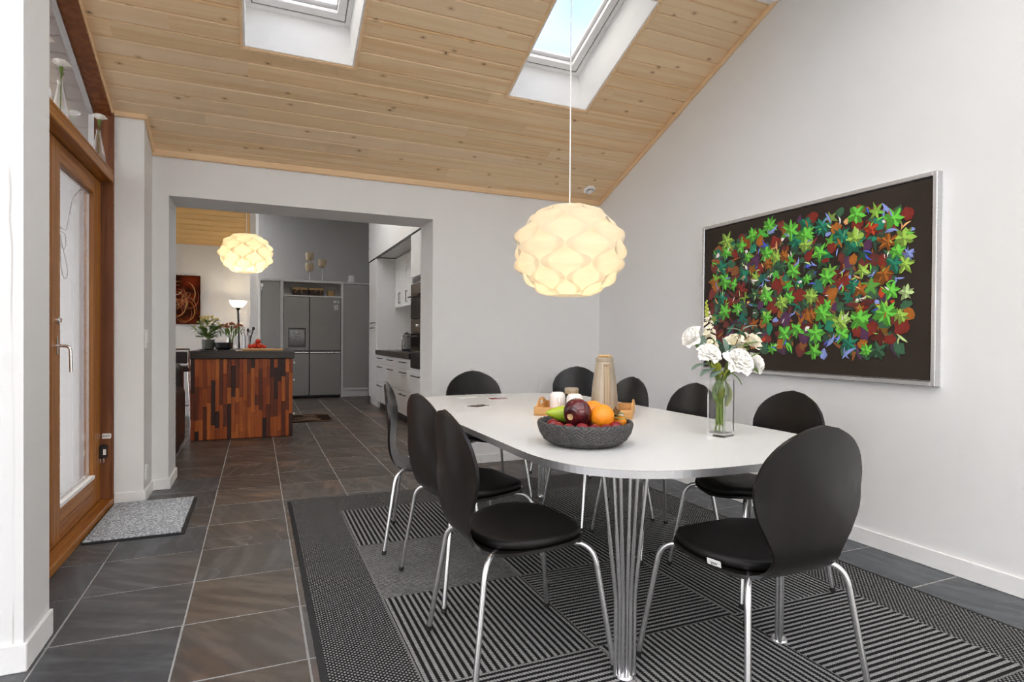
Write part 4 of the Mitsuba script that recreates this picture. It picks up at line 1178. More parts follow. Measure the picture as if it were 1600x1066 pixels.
put('plate', box(-.672, -.661, 4.47, 4.54, .13, .23, .004), 'm_white', parent=so)
put('holes', cat(box(-.661, -.6605, 4.492, 4.498, .175, .185), box(-.661, -.6605, 4.512, 4.518, .175, .185)), 'm_black_plastic', parent=so)
pa = thing('plug_adapter', 'black plug adapter fixed low on the door jamb', 'plug adapter')
put('body', box(-.905, -.862, 4.372, 4.4175, .312, .395, .006), 'm_black_plastic', parent=pa)
put('label_plate', box(-.879, -.864, 4.3705, 4.372, .335, .37), 'm_white', parent=pa)
put('pins', cat(box(-.896, -.892, 4.38, 4.386, .285, .312), box(-.879, -.875, 4.38, 4.386, .285, .312)), 'm_steel_handle', parent=pa)
sg = thing('jamb_sticker', 'small white sticker on the door jamb above the plug adapter', 'sticker')
put('paper', box(-.893, -.846, 4.4165, 4.4178, .43, .462), 'm_white', parent=sg)
put('print', cat([box(-.889 + i * .0065, -.886 + i * .0065, 4.4160, 4.4166, .439, .452) for i in range(6)]), 'm_handle_dark', parent=sg)
mat('m_wire', principled((.20, .21, .23), .5, .3))
_w = np.array([(4.424, 2.0), (4.36, 1.975), (4.28, 1.88), (4.20, 1.74), (4.14, 1.69), (4.02, 1.69), (4.03, 1.67), (4.14, 1.665), (4.155, 1.60), (4.09, 1.585), (4.04, 1.66), (4.09, 1.60), (4.18, 1.49), (4.19, 1.43), (4.13, 1.41), (4.07, 1.48), (4.06, 1.60), (4.03, 1.66)])
_ws = CubicSpline(np.arange(len(_w)), _w)(np.linspace(0, len(_w) - 1, 110))
one('wire_loop', tube(np.c_[-.967 - .053 * np.clip(np.linspace(0, 9, len(_ws)), 0, 1), _ws], .0028, 6), 'm_wire',
    'thin grey wire hanging in loops outside the door pane', 'wire')

# ------------------------------------------------------------------ fruit bowl
ZT = TZ + .0006
BX, BY = 1.095, 1.845
mat('m_bowl', principled(proc(lambda p, n, uv: mix((.022, .021, .021), (.085, .08, .078), noise(p.x * 300, p.y * 300, p.z * 300))), .42, .5))


def woven_bowl():
    prof = [(0, 0), (.08, 0), (.125, .004), (.150, .020), (.165, .045), (.172, .070), (.170, .082), (.163, .084), (.157, .074), (.150, .048), (.135, .022), (.11, .012), (0, .010)]
    q = np.array(prof)
    d = np.r_[0, np.cumsum(np.hypot(*np.diff(q, axis=0).T))]
    s = np.linspace(0, d[-1], 110)
    pr_ = np.c_[np.interp(s, d, q[:, 0]), np.interp(s, d, q[:, 1])]
    n = 264
    m = lathe(pr_, n)
    v = m.vertices
    ang = np.arctan2(v[:, 1], v[:, 0])
    r = np.hypot(v[:, 0], v[:, 1])
    m2 = trimesh.Trimesh(v, m.faces, process=False)
    nv = m2.vertex_normals
    a = ang / (2 * math.pi) * 36
    h = v[:, 2] / .0125 + r / .022
    chev = np.abs((a % 2) - 1) * 1.6
    w = np.abs(((h + chev) % 1) - .5) * 2
    m.vertices = v + nv * ((w[:, None] - .5) * 0.0052) * np.clip(r / .06, 0, 1)[:, None]
    m.apply_translation([0, 0, .002])
    return m


one('fruit_bowl', moved(woven_bowl(), (BX, BY, ZT)), 'm_bowl', 'dark woven bowl of fruit on the white dining table', 'bowl', smooth=40)


def fruit(name, mesh, m_, label, c_, group=None, parts=()):
    k = thing(name, label, c_, group)
    put('flesh', mesh, m_, True, parent=k)
    for nm, ms, mm in parts:
        put(nm, ms, mm, 30, parent=k)
    return k


mat('m_apple', principled(proc(lambda p, n, uv: mix((.11, .008, .010), (.030, .004, .007), smoothstep(.3, .7, fbm(p.x * 30, p.y * 30, p.z * 30)))), .12, .6, clearcoat=.6))
mat('m_orange', bumped(principled((.86, .27, .012), .32, .5), lambda p, n, uv: noise(p.x * 700, p.y * 700, p.z * 700), .0005, 4e-4))
mat('m_pepper', principled(proc(lambda p, n, uv: mix((.52, .54, .03), (.28, .42, .03), smoothstep(.3, .7, fbm(p.x * 14, p.y * 14, p.z * 14)))), .25, .5))
mat('m_plum', principled((.20, .012, .018), .2, .5))
mat('m_stemwood', principled((.12, .07, .03), .7, .2))
mat('m_calyx', principled((.16, .20, .05), .6, .3))
mat('m_tan', principled((.62, .42, .20), .5, .3))
# a direction across the picture and one away from the camera
E1, E2 = np.array([.88, -.47, 0]), np.array([.47, .88, 0])


def bp(a, b, z):
    return np.array([BX, BY, 0]) + E1 * a + E2 * b + np.array([0, 0, ZT + z])


def apple_mesh(r):
    t = np.linspace(0, math.pi, 20)
    prof = [(r * 1.02 * math.sin(q) * (1 + .06 * math.cos(q)), -r * .92 * math.cos(q) - (.16 * r * math.exp(-(math.pi - q) ** 2 * 6)) + (.12 * r * math.exp(-q ** 2 * 8))) for q in t]
    prof[0] = (0, prof[0][1])
    prof[-1] = (0, prof[-1][1])
    return lathe(prof, 28)


A = trimesh.transformations


def oriented(m, axis, at):
    m = m.copy()
    m.apply_transform(A.translation_matrix(at) @ trimesh.geometry.align_vectors([0, 0, 1], np.asarray(axis, float) / np.linalg.norm(axis)))
    return m


ax = -E2 * .80 - E1 * .55 + np.array([0, 0, -.25])
cen = bp(-.030, -.045, .118)
fruit('red_apple', oriented(apple_mesh(.050), ax, cen), 'm_apple', 'large dark red apple on top in the middle of the bowl', 'apple', None,
      [('blossom_end', oriented(lathe([(0, 0), (.009, 0), (.012, .006), (.004, .004), (0, .003)], 10), ax, cen + ax / np.linalg.norm(ax) * .041), 'm_tan')])
fruit('orange', ball(.042, 3, bp(.030, .03, .112)), 'm_orange', 'orange behind the front orange, beside the dark red apple', 'orange', 'oranges in the bowl', [])
cen = bp(.060, -.035, .105)
fruit('orange', ball(.043, 3, cen), 'm_orange', 'orange in front at the right of the bowl', 'orange', 'oranges in the bowl', [])
pl = np.linspace(0, 1, 22)
prof = [(max(.036 * math.sin(math.pi * min(q * 1.06, 1)) ** .65 * (1 - .30 * q), 0), q * .17) for q in pl]
prof[0] = (0, 0)
prof[-1] = (0, .17)
cen = bp(.01, .045, .098)
fruit('pointed_pepper', oriented(lathe(prof, 20), -E1 * 1.0 - E2 * .30 + np.array([0, 0, .08]), cen), 'm_pepper', 'yellow-green pointed pepper at the left of the bowl', 'pepper')
cen = bp(.122, .012, .080)
k = fruit('persimmon', ball(.030, 2, cen, (1, 1, .85)), 'm_orange', 'small orange persimmon with a dried calyx at the right of the bowl', 'persimmon')
lv = []
for i in range(5):
    q = i * 1.2566 + .3
    P = np.zeros((5, 3, 3))
    for a in range(5):
        for b in range(3):
            rr = a / 4 * .026
            P[a, b] = (rr * math.cos(q) - (b - 1) * .010 * math.sin(math.pi * min(a / 4 + .12, 1)) * math.sin(q), rr * math.sin(q) + (b - 1) * .010 * math.sin(math.pi * min(a / 4 + .12, 1)) * math.cos(q), .010 * (a / 4) ** 2)
    lv.append(plate(P, .0012))
put('calyx', oriented(cat(lv), -E2 * .7 - E1 * .5 + np.array([0, 0, .6]), bp(.108, -.016, .114)), 'm_stemwood', 30, parent=k)
for i in range(3):
    P = np.zeros((7, 3, 3))
    for a in range(7):
        for b in range(3):
            P[a, b] = bp(.085 + a * .010, -.005 - i * .02 + (b - 1) * .011 * math.sin(math.pi * (a + .4) / 6.8), .112 + .006 * math.sin(a * .6 + i) - i * .004)
    one('citrus_leaf', plate(P, .001), 'm_calyx', ['green leaf lying at the right side of the fruit bowl', 'second green leaf lying by the persimmon in the bowl', 'front green leaf hanging at the bowl rim on the right'][i], 'leaf', smooth=40, group='leaves in the fruit bowl')
pl_ = [(-.115, -.02), (-.095, -.075), (-.06, -.105), (-.015, -.115), (.03, -.11), (.07, -.10), (.105, -.06), (-.098, .050), (.09, .07), (.0, .10), (-.07, .09), (.0, .0)]
for i, (a, b) in enumerate(pl_):
    one('plum', ball(.025, 2, bp(a, b, .058 + (.004 if i % 3 else .008))), 'm_plum', 'small shiny red plum under the larger fruit in the bowl', 'plum', smooth=True, group='small plums in the bowl')

# ------------------------------------------------------------------ tray, jug, mugs
TXc, TYc = 1.555, 2.605
tr = thing('serving_tray', 'wooden serving tray with cut-out handles under the jug and mugs', 'tray')
ang = math.atan2(-.28, .364)


def tp(m):
    return moved(m, (TXc, TYc, ZT), rz=ang)


hx, hy = .235, .17
put('base', tp(box(-hx, hx, -hy, hy, 0, .008, .001)), 'm_tray_wood', parent=tr)
for s_ in (-1, 1):
    put('side', tp(box(-hx, hx, s_ * hy - .004, s_ * hy + .004, .008, .042, .001)), 'm_tray_wood', parent=tr)
    yy = np.linspace(-hy, hy, 40)
    top = .042 + .034 * np.clip(np.cos(yy / .12 * math.pi / 2), 0, 1) ** .8
    pg = Polygon([(-hy, .0), (hy, .0)] + [(y, t_) for y, t_ in zip(yy[::-1], top[::-1])])
    hole = Polygon([(y, z) for y, z in [(-.045, .044), (.045, .044), (.036, .058), (-.036, .058)]]).buffer(.004)
    e = extr(pg.difference(hole), .008)
    v = e.vertices.copy()
    e.vertices = np.c_[v[:, 2] + s_ * hx - .004, v[:, 0], v[:, 1] + .001]
    put('handle_board', tp(e), 'm_tray_wood', parent=tr)
mat('m_jug', principled((.40, .335, .255), .30, .4, .15))
mat('m_jug_grip', principled((.36, .27, .17), .25, .5, .3))
jx, jy = 1.675, 2.625
jz = ZT + .0085
j = thing('thermos_jug', 'tall tapered beige thermos jug on the tray', 'jug')
put('body', lathe([(0, 0), (.068, 0), (.074, .004), (.0735, .012), (.061, .15), (.046, .249), (.043, .254), (0, .254)], 40, (jx, jy, jz)), 'm_jug', 40, parent=j)
put('lid', cat(lathe([(0, .254), (.0435, .254), (.046, .258), (.046, .274), (.042, .278), (.030, .278), (.028, .270), (0, .270)], 36, (jx, jy, jz)), moved(box(-.046, -.02, -.012, .012, .262, .280, .004), (jx, jy, jz), rz=-.3)), 'm_jug', 40, parent=j)
put('lever', moved(box(-.030, .034, -.020, .020, 2785e-4, .290, .004), (jx, jy, jz), rz=-.9), 'm_tan', parent=j)
gd = math.atan2(-.86, -.30)
hp = [(.0465 + .004, .243), (.053, .23), (.058, .18), (.064, .11), (.070, .045), (.071, .04)]
put('handle', moved(cat(*[tube([(r_, o, z_) for r_, z_ in hp], .006, 8) for o in np.linspace(-.010, .010, 5)], moved(box(-.012, .010, -.016, .016, -.006, .006, .002), (.050, 0, .238))), (jx, jy, jz), rz=gd), 'm_jug_grip', 40, parent=j)
mat('m_mug', principled((.82, .80, .77), .25, .5))
for i, (a, b, lab) in enumerate(((-.155, .03, 'white mug upside down on the tray, farther from the jug'), (-.055, -.045, 'white mug upside down on the tray, next to the jug'))):
    c_, s_ = math.cos(ang), math.sin(ang)
    x, y = TXc + a * c_ - b * s_, TYc + a * s_ + b * c_
    mg = thing('mug', lab, 'mug', 'mugs on the tray')
    put('body', lathe([(.040, 0), (.0425, .0), (.0425, .055), (.040, .078), (.032, .090), (.018, .094), (0, .094)], 32, (x, y, jz)), 'm_mug', 40, parent=mg)
    put('handle', moved(tube(bend((.040, 0, .018), (.085, 0, .045), (.040, 0, .072), 12), .0065, 10), (x, y, jz), rz=-1.9 + i * .35), 'm_mug', 40, parent=mg)
c_, s_ = math.cos(ang), math.sin(ang)
x, y = TXc - .085 * c_ - .055 * s_, TYc - .085 * s_ + .055 * c_
sg = thing('sugar_tin', 'brown-grey tin with a dark stripe behind the white mugs', 'tin')
put('body', lathe([(0, 0), (.034, 0), (.036, .004), (.036, .100), (0, .100)], 28, (x, y, jz)), 'm_jug_grip', 40, parent=sg)
put('lid', lathe([(0, .1005), (.037, .1005), (.037, .112), (.03, .116), (0, .116)], 28, (x, y, jz)), 'm_jug', 40, parent=sg)
put('band', lathe([(.0362, .03), (.0366, .03), (.0366, .085), (.0362, .085), (.0362, .03)], 28, (x, y, jz)), 'm_handle_dark', 40, parent=sg)
gd_ = thing('glass_dish', 'small clear glass dish in front of the tray by the jug', 'dish')
put('bowl', lathe([(0, .004), (.03, .004), (.045, .02), (.05, .034), (.052, .034), (.049, .018), (.034, 0), (0, 0)], 32, (1.535, 2.33, ZT)), 'm_glass', True, parent=gd_)
# cards on the table
for i, (x, y, rz, lab) in enumerate(((1.143, 3.085, .35, 'dark printed card lying flat on the table, nearer one'), (1.40, 3.42, -.1, 'dark printed card with a pale edge near the far end of the table'), (1.24, 3.56, .1, 'pale card near the rim at the far end of the table'))):
    cd = thing('card', lab, 'card', 'cards on the table')
    put('paper', moved(box(-.065, .065, -.048, .048, 0, .0016), (x, y, ZT), rz=rz), 'm_white', parent=cd)
    if i < 2:
        put('print', moved(cat(box(-.058, .0, -.042, .042, .0016, .0020), box(.004, .06, -.03, .042, .0016, .0020)), (x, y, ZT), rz=rz), ['m_box_dark', 'm_plum'][i], parent=cd)

# ------------------------------------------------------------------ flowers
mat('m_petal', principled((.92, .91, .88), .6, .2))
mat('m_petal_warm', principled((.84, .80, .66), .6, .2))
mat('m_stem', principled((.13, .19, .04), .5, .3))
mat('m_leaf_green', principled((.10, .17, .035), .45, .3))
mat('m_leaf_eucalyptus', principled((.17, .24, .19), .5, .3))
mat('m_leaf_olive', principled((.33, .37, .05), .45, .3))


def petal_patch(L, W, cup, curl, ruffle, seed):
    r = np.random.default_rng(seed)
    P = np.zeros((6, 7, 3))
    ph = r.uniform(0, 6.28)
    for a in range(6):
        u = a / 5
        w = W * math.sin(math.pi * min(.12 + .62 * u, 1)) * (1 if u < .8 else 1 - (u - .8) * 1.2)
        for b in range(7):
            s = (b - 3) / 3
            P[a, b] = (L * u * (1 - .10 * s * s), w * s, cup * L * (u ** 2) * .5 + W * .35 * s * s * u + curl * L * max(u - .6, 0) ** 2 * 3 + ruffle * math.sin(s * 7 + ph) * u * u * L)
    return grid(P)


def bloom(R, n, seed, axis, at, ruffle=.06, fall=76, curl=.35):
    r = np.random.default_rng(seed)
    ms = []
    for k in range(n):
        f = k / (n - 1)
        tilt = math.radians(78 - fall * f)
        Lk = R * (.55 + .5 * f)
        p = petal_patch(Lk, R * (.32 + .22 * f), .5 * (1 - f) + .1, -curl * f, ruffle, seed * 100 + k)
        p.apply_transform(A.rotation_matrix(k * 2.39996 + r.uniform(-.2, .2), [0, 0, 1]) @ A.translation_matrix([R * .03, 0, -R * .25 * f]) @ A.rotation_matrix(-tilt, [0, 1, 0]))
        ms.append(p)
    return oriented(cat(ms), axis, at)


def leafmesh(base, tip, W, up=(0, 0, 1), droop=.1, round_=.75):
    base, tip = np.asarray(base, float), np.asarray(tip, float)
    ax = tip - base
    L = np.linalg.norm(ax)
    side = np.cross(ax, up)
    side /= np.linalg.norm(side) + 1e-9
    nn = np.cross(side, ax) / L
    P = np.zeros((9, 5, 3))
    for a in range(9):
        u = a / 8
        w = W * max(math.sin(math.pi * min(u * .94 + .03, 1)), .02) ** round_
        for b in range(5):
            s = (b - 2) / 2
            P[a, b] = base + ax * u + side * w * s + nn * (droop * L * math.sin(math.pi * u) + .18 * W * s * s)
    return plate(P, .0011)


VX, VY = 1.690, 1.800
vs = thing('glass_vase', 'square clear glass vase holding the white bouquet', 'vase')


def prism(h0, h1, z0, z1):
    return box(-h0, h0, -h0, h0, z0, z1, .003)


outer = moved(box(-.037, .037, -.037, .037, 0, .222, .004), (0, 0, 0))
import manifold3d as m3


def mf(m):
    return m3.Manifold(m3.Mesh(np.asarray(m.vertices, np.float32), np.asarray(m.faces, np.uint32)))


inner = m3.Manifold.cube([.064, .064, .24]).translate([-.032, -.032, .014])
shell_ = m3.Manifold.cube([.074, .074, .222]).translate([-.037, -.037, 0]) - inner
mm = shell_.to_mesh()
put('body', moved(M(mm.vert_properties[:, :3], mm.tri_verts), (VX, VY, ZT), rz=.30), 'm_glass', parent=vs)
bq = thing('bouquet', 'bouquet of white peonies, roses and eucalyptus in the square glass vase', 'bouquet')


def fp(px, py, depth=0.0):
    """a point a given number of millimetres right of, and above, the vase's mouth"""
    return np.array([VX, VY, ZT]) + np.array([.917, -.399, 0]) * px * 1e-3 + np.array([.399, .917, 0]) * depth * 1e-3 + np.array([0, 0, py * 1e-3])


heads = {'spike': (-40, 420, 0), 'rose': (-112, 392, 20), 'carn': (-62, 330, -45), 'peony': (55, 300, -50), 'peony2': (138, 288, 0), 'wide': (70, 370, 30), 'wide2': (132, 372, 25)}
stems = []
rs = random.Random(3)
for i, (nm, (a, b, c_)) in enumerate(heads.items()):
    p0 = fp(rs.uniform(-16, 16), rs.uniform(22, 60), rs.uniform(-14, 14))
    p1 = fp(a * .10, 225, c_ * .1)
    p2 = fp(a * .9, b - 22, c_)
    stems.append(tube(np.vstack([np.linspace(p0, p1, 4)[:-1], bend(p1, fp(a * .25, 270, c_ * .2), p2, 8)]), 0.0052, 7))
for i in range(5):
    stems.append(tube([fp(rs.uniform(-20, 20), 18, rs.uniform(-20, 20)), fp(rs.uniform(-15, 15), 130, rs.uniform(-15, 15)), fp(rs.uniform(-24, 24), 260, rs.uniform(-20, 20))], .003, 7))
put('stems', cat(stems), 'm_stem', 40, parent=bq)
put('bloom', bloom(.050, 46, 21, np.array([-.15, -.6, .75]), fp(*heads['carn']), ruffle=.10), 'm_petal', True, parent=bq)
put('bloom', bloom(.062, 46, 22, np.array([-.05, -.75, .55]), fp(*heads['peony']), ruffle=.09), 'm_petal', True, parent=bq)
put('bloom', bloom(.048, 34, 23, np.array([.7, -.35, .25]), fp(*heads['peony2']), ruffle=.08), 'm_petal', True, parent=bq)
put('bloom', bloom(.052, 30, 24, np.array([-.85, .1, .45]), fp(*heads['rose']), ruffle=.03), 'm_petal', True, parent=bq)
for nm, ax_ in (('wide', (-.2, -.45, .75)), ('wide2', (.35, -.5, .6))):
    put('bloom', bloom(.056, 13, 25 + len(nm), np.array(ax_), fp(*heads[nm]), ruffle=.04), 'm_petal_warm', True, parent=bq)
fl = []
for k in range(26):
    u = k / 25
    zz = 318 + 185 * u
    rr = 24 * (1 - u) ** .6 + 3
    q = k * 2.39996
    fl.append(bloom(.025 * (1 - u * .72), 7, 60 + k, np.array([math.cos(q), math.sin(q), .35 + u]), fp(-52 + 12 * (1 - u) + rr * math.cos(q) * .8 - 4 * u, zz, rr * math.sin(q) * .8), ruffle=.05))
put('flower_spike', cat(fl), 'm_petal_warm', True, parent=bq)
put('bud_tip', cat(*[ball(.0065 - .0004 * i, 1, fp(-57 + (i % 2) * 6 - 3 - i * .6, 478 + i * 8, (i % 3) * 3 - 3), (1, 1, 1.5)) for i in range(8)]), 'm_leaf_olive', True, parent=bq)
for (b0, t0, W_, mm_) in (((-60, 285, -30), (-128, 262, -40), .024, 'm_leaf_eucalyptus'), ((-35, 268, -45), (-100, 240, -60), .022, 'm_leaf_eucalyptus'), ((-10, 262, -50), (-62, 232, -70), .024, 'm_leaf_eucalyptus'), ((10, 330, -20), (0, 388, -10), .022, 'm_leaf_eucalyptus'),
                          ((20, 330, -30), (64, 362, -40), .024, 'm_leaf_eucalyptus'), ((30, 320, -40), (88, 330, -30), .020, 'm_leaf_green'), ((80, 352, -20), (140, 372, -10), .016, 'm_leaf_green'), ((90, 420, 20), (150, 438, 20), .016, 'm_leaf_eucalyptus'),
                          ((30, 425, 20), (92, 412, 20), .013, 'm_leaf_eucalyptus'), ((70, 280, -20), (146, 250, -10), .018, 'm_leaf_green'), ((20, 255, -35), (62, 208, -50), .016, 'm_leaf_green'), ((-20, 250, -20), (-48, 300, -50), .020, 'm_leaf_olive'),
                          ((5, 235, -20), (40, 278, -40), .022, 'm_leaf_olive'), ((-5, 240, -10), (-40, 262, -52), .020, 'm_leaf_olive'), ((-75, 340, 0), (-70, 398, 5), .020, 'm_leaf_eucalyptus'), ((100, 315, -55), (130, 330, -60), .013, 'm_leaf_green')):
    put('leaf', leafmesh(fp(*b0), fp(*t0), W_), mm_, 40, parent=bq)
for i in range(9):                                     # leaves packed into the mouth of the vase
    q = i * 2.4
    a, c_ = 17 * math.cos(q), 17 * math.sin(q)
    put('leaf', leafmesh(fp(a, 215, c_), fp(a * .7 + 10 * math.cos(q * 2), 118 + (i % 4) * 14, c_ * .8), .019, up=(math.cos(q), math.sin(q), .2)), ['m_leaf_olive', 'm_leaf_green', 'm_stem'][i % 3], 40, parent=bq)
put('branch', cat(tube(bend(fp(20, 262, -10), fp(45, 350, -10), fp(96, 440, 15), 9), .002, 6), tube(bend(fp(45, 340, -8), fp(80, 370, 0), fp(120, 400, 15), 7), .0016, 6)), 'm_stemwood', 40, parent=bq)

# three carnations in bottle vases on the transom bar
for i, (y, lab) in enumerate(((3.27, 'partly hidden by the wall end'), (3.535, 'in the middle of the transom sill'), (4.29, 'at the far end of the transom sill'))):
    x = -.888
    v_ = thing('bottle_vase', 'small conical glass bottle vase ' + lab, 'vase', 'bottle vases on the transom sill')
    prof = [(0, .001), (.036, .001), (.039, .006), (.034, .06), (.016, .165), (.012, .185), (.013, .198), (.016, .203), (.014, .203), (.0105, .196), (.010, .184), (.0135, .165), (.0315, .06), (.035, .012), (0, .010)]
    put('glass', lathe(prof, 28, (x, y, 2.1305)), 'm_glass', True, parent=v_)
    f_ = thing('carnation', 'single white carnation ' + lab, 'flower', 'carnations on the transom sill')
    top = np.array([x + .004, y - .012 + i * .008, 2.395])
    put('stem', tube([(x, y, 2.148), (x + .002, y + .002, 2.28), top], .0024, 7), 'm_stem', 40, parent=f_)
    put('calyx', oriented(lathe([(0, -.03), (.005, -.03), (.009, -.015), (.011, .002), (0, .004)], 12), (0, 0, 1), top), 'm_stem', 40, parent=f_)
    put('bloom', bloom(.042, 44, 80 + i, np.array([.15, -.15, .95]), top + [0, 0, .012], ruffle=.12, fall=58, curl=.05), 'm_petal', True, parent=f_)
    put('leaf', leafmesh((x, y, 2.335), (x + .022, y - .02, 2.365), .003), 'm_stem', 40, parent=f_)

# ------------------------------------------------------------------ things on the kitchen island
IZ = .9306
tr = thing('black_tray', 'low black tray under the pot plant on the kitchen island', 'tray')
put('base', box(-.545, -.215, 6.90, 7.12, IZ, IZ + .012, .002), 'm_black_plastic', parent=tr)
put('foot', cat(*[box(x, x + .03, 6.895, 6.90, IZ, IZ + .006) for x in (-.52, -.41, -.30)]), 'm_black_plastic', parent=tr)
mat('m_pot', principled((.10, .10, .08), .5, .3))
po = thing('pot_plant', 'yellow-green flowering plant in a dark pot on the island', 'plant')
cx_, cy_ = -.475, 7.02
put('pot', lathe([(0, 0), (.045, 0), (.058, .01), (.062, .105), (.055, .105), (.052, .09), (0, .09)], 24, (cx_, cy_, IZ + .0125)), 'm_pot', 40, parent=po)
rs = random.Random(9)
lf_, fl_ = [], []
for i in range(120):
    q, e_ = rs.uniform(0, 6.28), rs.uniform(0, 1)
    R_ = rs.uniform(.03, .085 + .06 * e_)
    p = np.array([cx_ + R_ * math.cos(q), cy_ + R_ * math.sin(q) * .8, IZ + .13 + .20 * e_ * (1 - (R_ / .2) ** 2)])
    d_ = np.array([math.cos(q), math.sin(q), rs.uniform(-.2, .8)]) * .05
    lf_.append(leafmesh(p - d_ * .4, p + d_, .014))
for i in range(46):
    q, e_ = rs.uniform(0, 6.28), rs.uniform(.3, 1)
    R_ = rs.uniform(.04, .15) * (1.1 - .45 * e_)
    p = (cx_ + R_ * math.cos(q), cy_ + R_ * math.sin(q) * .8, IZ + .20 + .17 * e_)
    fl_.append(ball(.013, 1, p, (1, 1, .7)))
put('foliage', cat(lf_), 'm_leaf_green', parent=po)
put('blossoms', cat(fl_), 'm_petal_yellow' if False else mat('m_blossom', principled((.55, .45, .13), .6, .2)), True, parent=po)
put('stems', cat(*[tube([(cx_ + rs.uniform(-.02, .02), cy_ + rs.uniform(-.02, .02), IZ + .10), (cx_ + rs.uniform(-.09, .09), cy_ + rs.uniform(-.07, .07), IZ + .27)], .003, 5) for i in range(9)]), 'm_stem', parent=po)
bw = thing('black_bowl', 'black bowl on the tray beside the pot plant', 'bowl')
put('body', lathe([(0, 0), (.06, 0), (.085, .02), (.095, .075), (.090, .075), (.08, .025), (0, .012)], 28, (-.325, 6.985, IZ + .0125)), 'm_black_plastic', 40, parent=bw)
gv = thing('rose_vase', 'round clear glass vase of dried roses on the island', 'vase')
rvx, rvy = -.265, 7.28
put('glass', lathe([(0, .001), (.045, .001), (.06, .03), (.06, .07), (.04, .12), (.045, .15), (.048, .15), (.044, .12), (.063, .07), (.063, .03), (.048, -.0), (0, -.0)][::-1] if False else [(0, 0), (.048, 0), (.063, .03), (.063, .07), (.043, .12), (.048, .15), (.045, .15), (.040, .12), (.060, .07), (.060, .03), (.045, .004), (0, .004)], 28, (rvx, rvy, IZ)), 'm_pane', True, parent=gv)
mat('m_rose_dry', principled((.40, .19, .10), .7, .2))
rb = thing('dried_roses', 'bunch of dusty pink dried roses in the round vase', 'flowers')
st_ = []
for i in range(11):
    q = i * 2.4
    R_ = .02 + .085 * math.sqrt(i / 10)
    p = np.array([rvx + R_ * math.cos(q) * 1.15, rvy + R_ * math.sin(q) * .7, IZ + .30 - .5 * R_ + (i % 3) * .012])
    put('rose', bloom(.026, 16, 200 + i, (math.cos(q) * .5, math.sin(q) * .5 - .3, .9), p, ruffle=.03), 'm_rose_dry', True, parent=rb)
    st_.append(tube([(rvx + .015 * math.cos(q), rvy + .015 * math.sin(q), IZ + .015), (rvx + .02 * math.cos(q), rvy + .02 * math.sin(q), IZ + .13), p - [0, 0, .012]], .003, 6))
    st_.append(leafmesh(p - [0, 0, .10], p - [0, 0, .02] + np.array([.02 * math.cos(q), .02 * math.sin(q), 0]), .012))
put('stems', cat(st_), 'm_leaf_green', parent=rb)
cb = thing('chopping_board', 'wooden chopping board with tomatoes on the island', 'chopping board')
put('board', box(-.145, .20, 6.92, 7.16, IZ, IZ + .022, .004), 'm_tray_wood', parent=cb)
put('handle', box(.20, .27, 7.01, 7.07, IZ, IZ + .020, .004), 'm_tray_wood', parent=cb)
mat('m_tomato', principled((.55, .035, .012), .2, .5))
bz = IZ + .0225
for i, (x, y, z, r_) in enumerate(((-.02, 7.04, .03, .032), (.035, 7.00, .03, .031), (.01, 7.09, .03, .031), (.012, 7.035, .078, .030), (-.065, 7.06, .024, .026), (.075, 7.05, .02, .020))):
    tm = thing('tomato', ['front left red tomato in the pile on the chopping board', 'front right red tomato in the pile on the chopping board', 'rear red tomato in the pile on the chopping board', 'topmost red tomato of the pile on the chopping board', 'red tomato at the left end of the pile on the chopping board', 'smallest red tomato, right of the pile on the chopping board'][i], 'tomato', 'tomatoes on the chopping board')
    put('flesh', ball(r_, 2, (x, y, bz + z), (1, 1, .9)), 'm_tomato', True, parent=tm)
    put('stalk', lathe([(0, 0), (.008, .0), (.003, .006), (0, .006)], 8, (x, y, bz + z + r_ * .88)), 'm_calyx', parent=tm)
ut = thing('utensil_jar', 'tall steel pot of kitchen utensils on the island', 'utensil pot')
ux, uy = -.105, 7.34
put('body', lathe([(0, 0), (.042, 0), (.042, .17), (.039, .17), (.039, .006), (0, .006)], 28, (ux, uy, IZ)), 'm_alu', 40, parent=ut)
for i in range(6):
    q = i * 1.1
    p1 = np.array([ux + .055 * math.cos(q) + (.03 if i > 3 else 0), uy + .03 * math.sin(q), IZ + .205 + .02 * (i % 3)])
    u_ = one('kitchen_utensil', cat(tube([(ux + .02 * math.cos(q), uy + .02 * math.sin(q), IZ + .010), p1], .005, 8), ball(.015, 1, p1, (1, .5, 1.5))), ['m_chrome', 'm_handle_dark'][i > 3], ['steel utensil at the right of the steel pot', 'steel utensil at the back right of the steel pot', 'steel utensil at the back left of the steel pot', 'steel utensil at the left of the steel pot', 'dark utensil leaning far right out of the steel pot', 'dark utensil at the front of the steel pot'][i], 'utensil', smooth=40, group='utensils in the steel pot')

# ------------------------------------------------------------------ floor lamp, stools, armchair
fl = thing('floor_lamp', 'uplighter floor lamp with a glowing white bowl behind the island', 'lamp')
lx, ly = -.215, 8.60
put('base', lathe([(0, 0), (.13, 0), (.13, .015), (.02, .03), (0, .03)], 28, (lx, ly, .0005)), 'm_handle_dark', 40, parent=fl)
put('pole', tube([(lx, ly, .02), (lx + .002, ly, .8), (lx - .015, ly, 1.46)], .012, 10), 'm_handle_dark', 40, parent=fl)
put('cup', lathe([(0, 1.43), (.012, 1.43), (.035, 1.465), (.030, 1.47), (0, 1.46)], 20, (lx - .015, ly, 0)), 'm_handle_dark', 40, parent=fl)
put('bowl', lathe([(.032, 1.466), (.075, 1.49), (.10, 1.53), (.108, 1.56)], 32, (lx - .015, ly, 0)), 'm_shade', True, parent=fl)
put('bulb', ball(.03, 2, (lx - .015, ly, 1.515)), 'm_white', True, parent=fl, emitter={'type': 'area', 'radiance': rgb(FLOORL, FLOORL * .82, FLOORL * .55)})


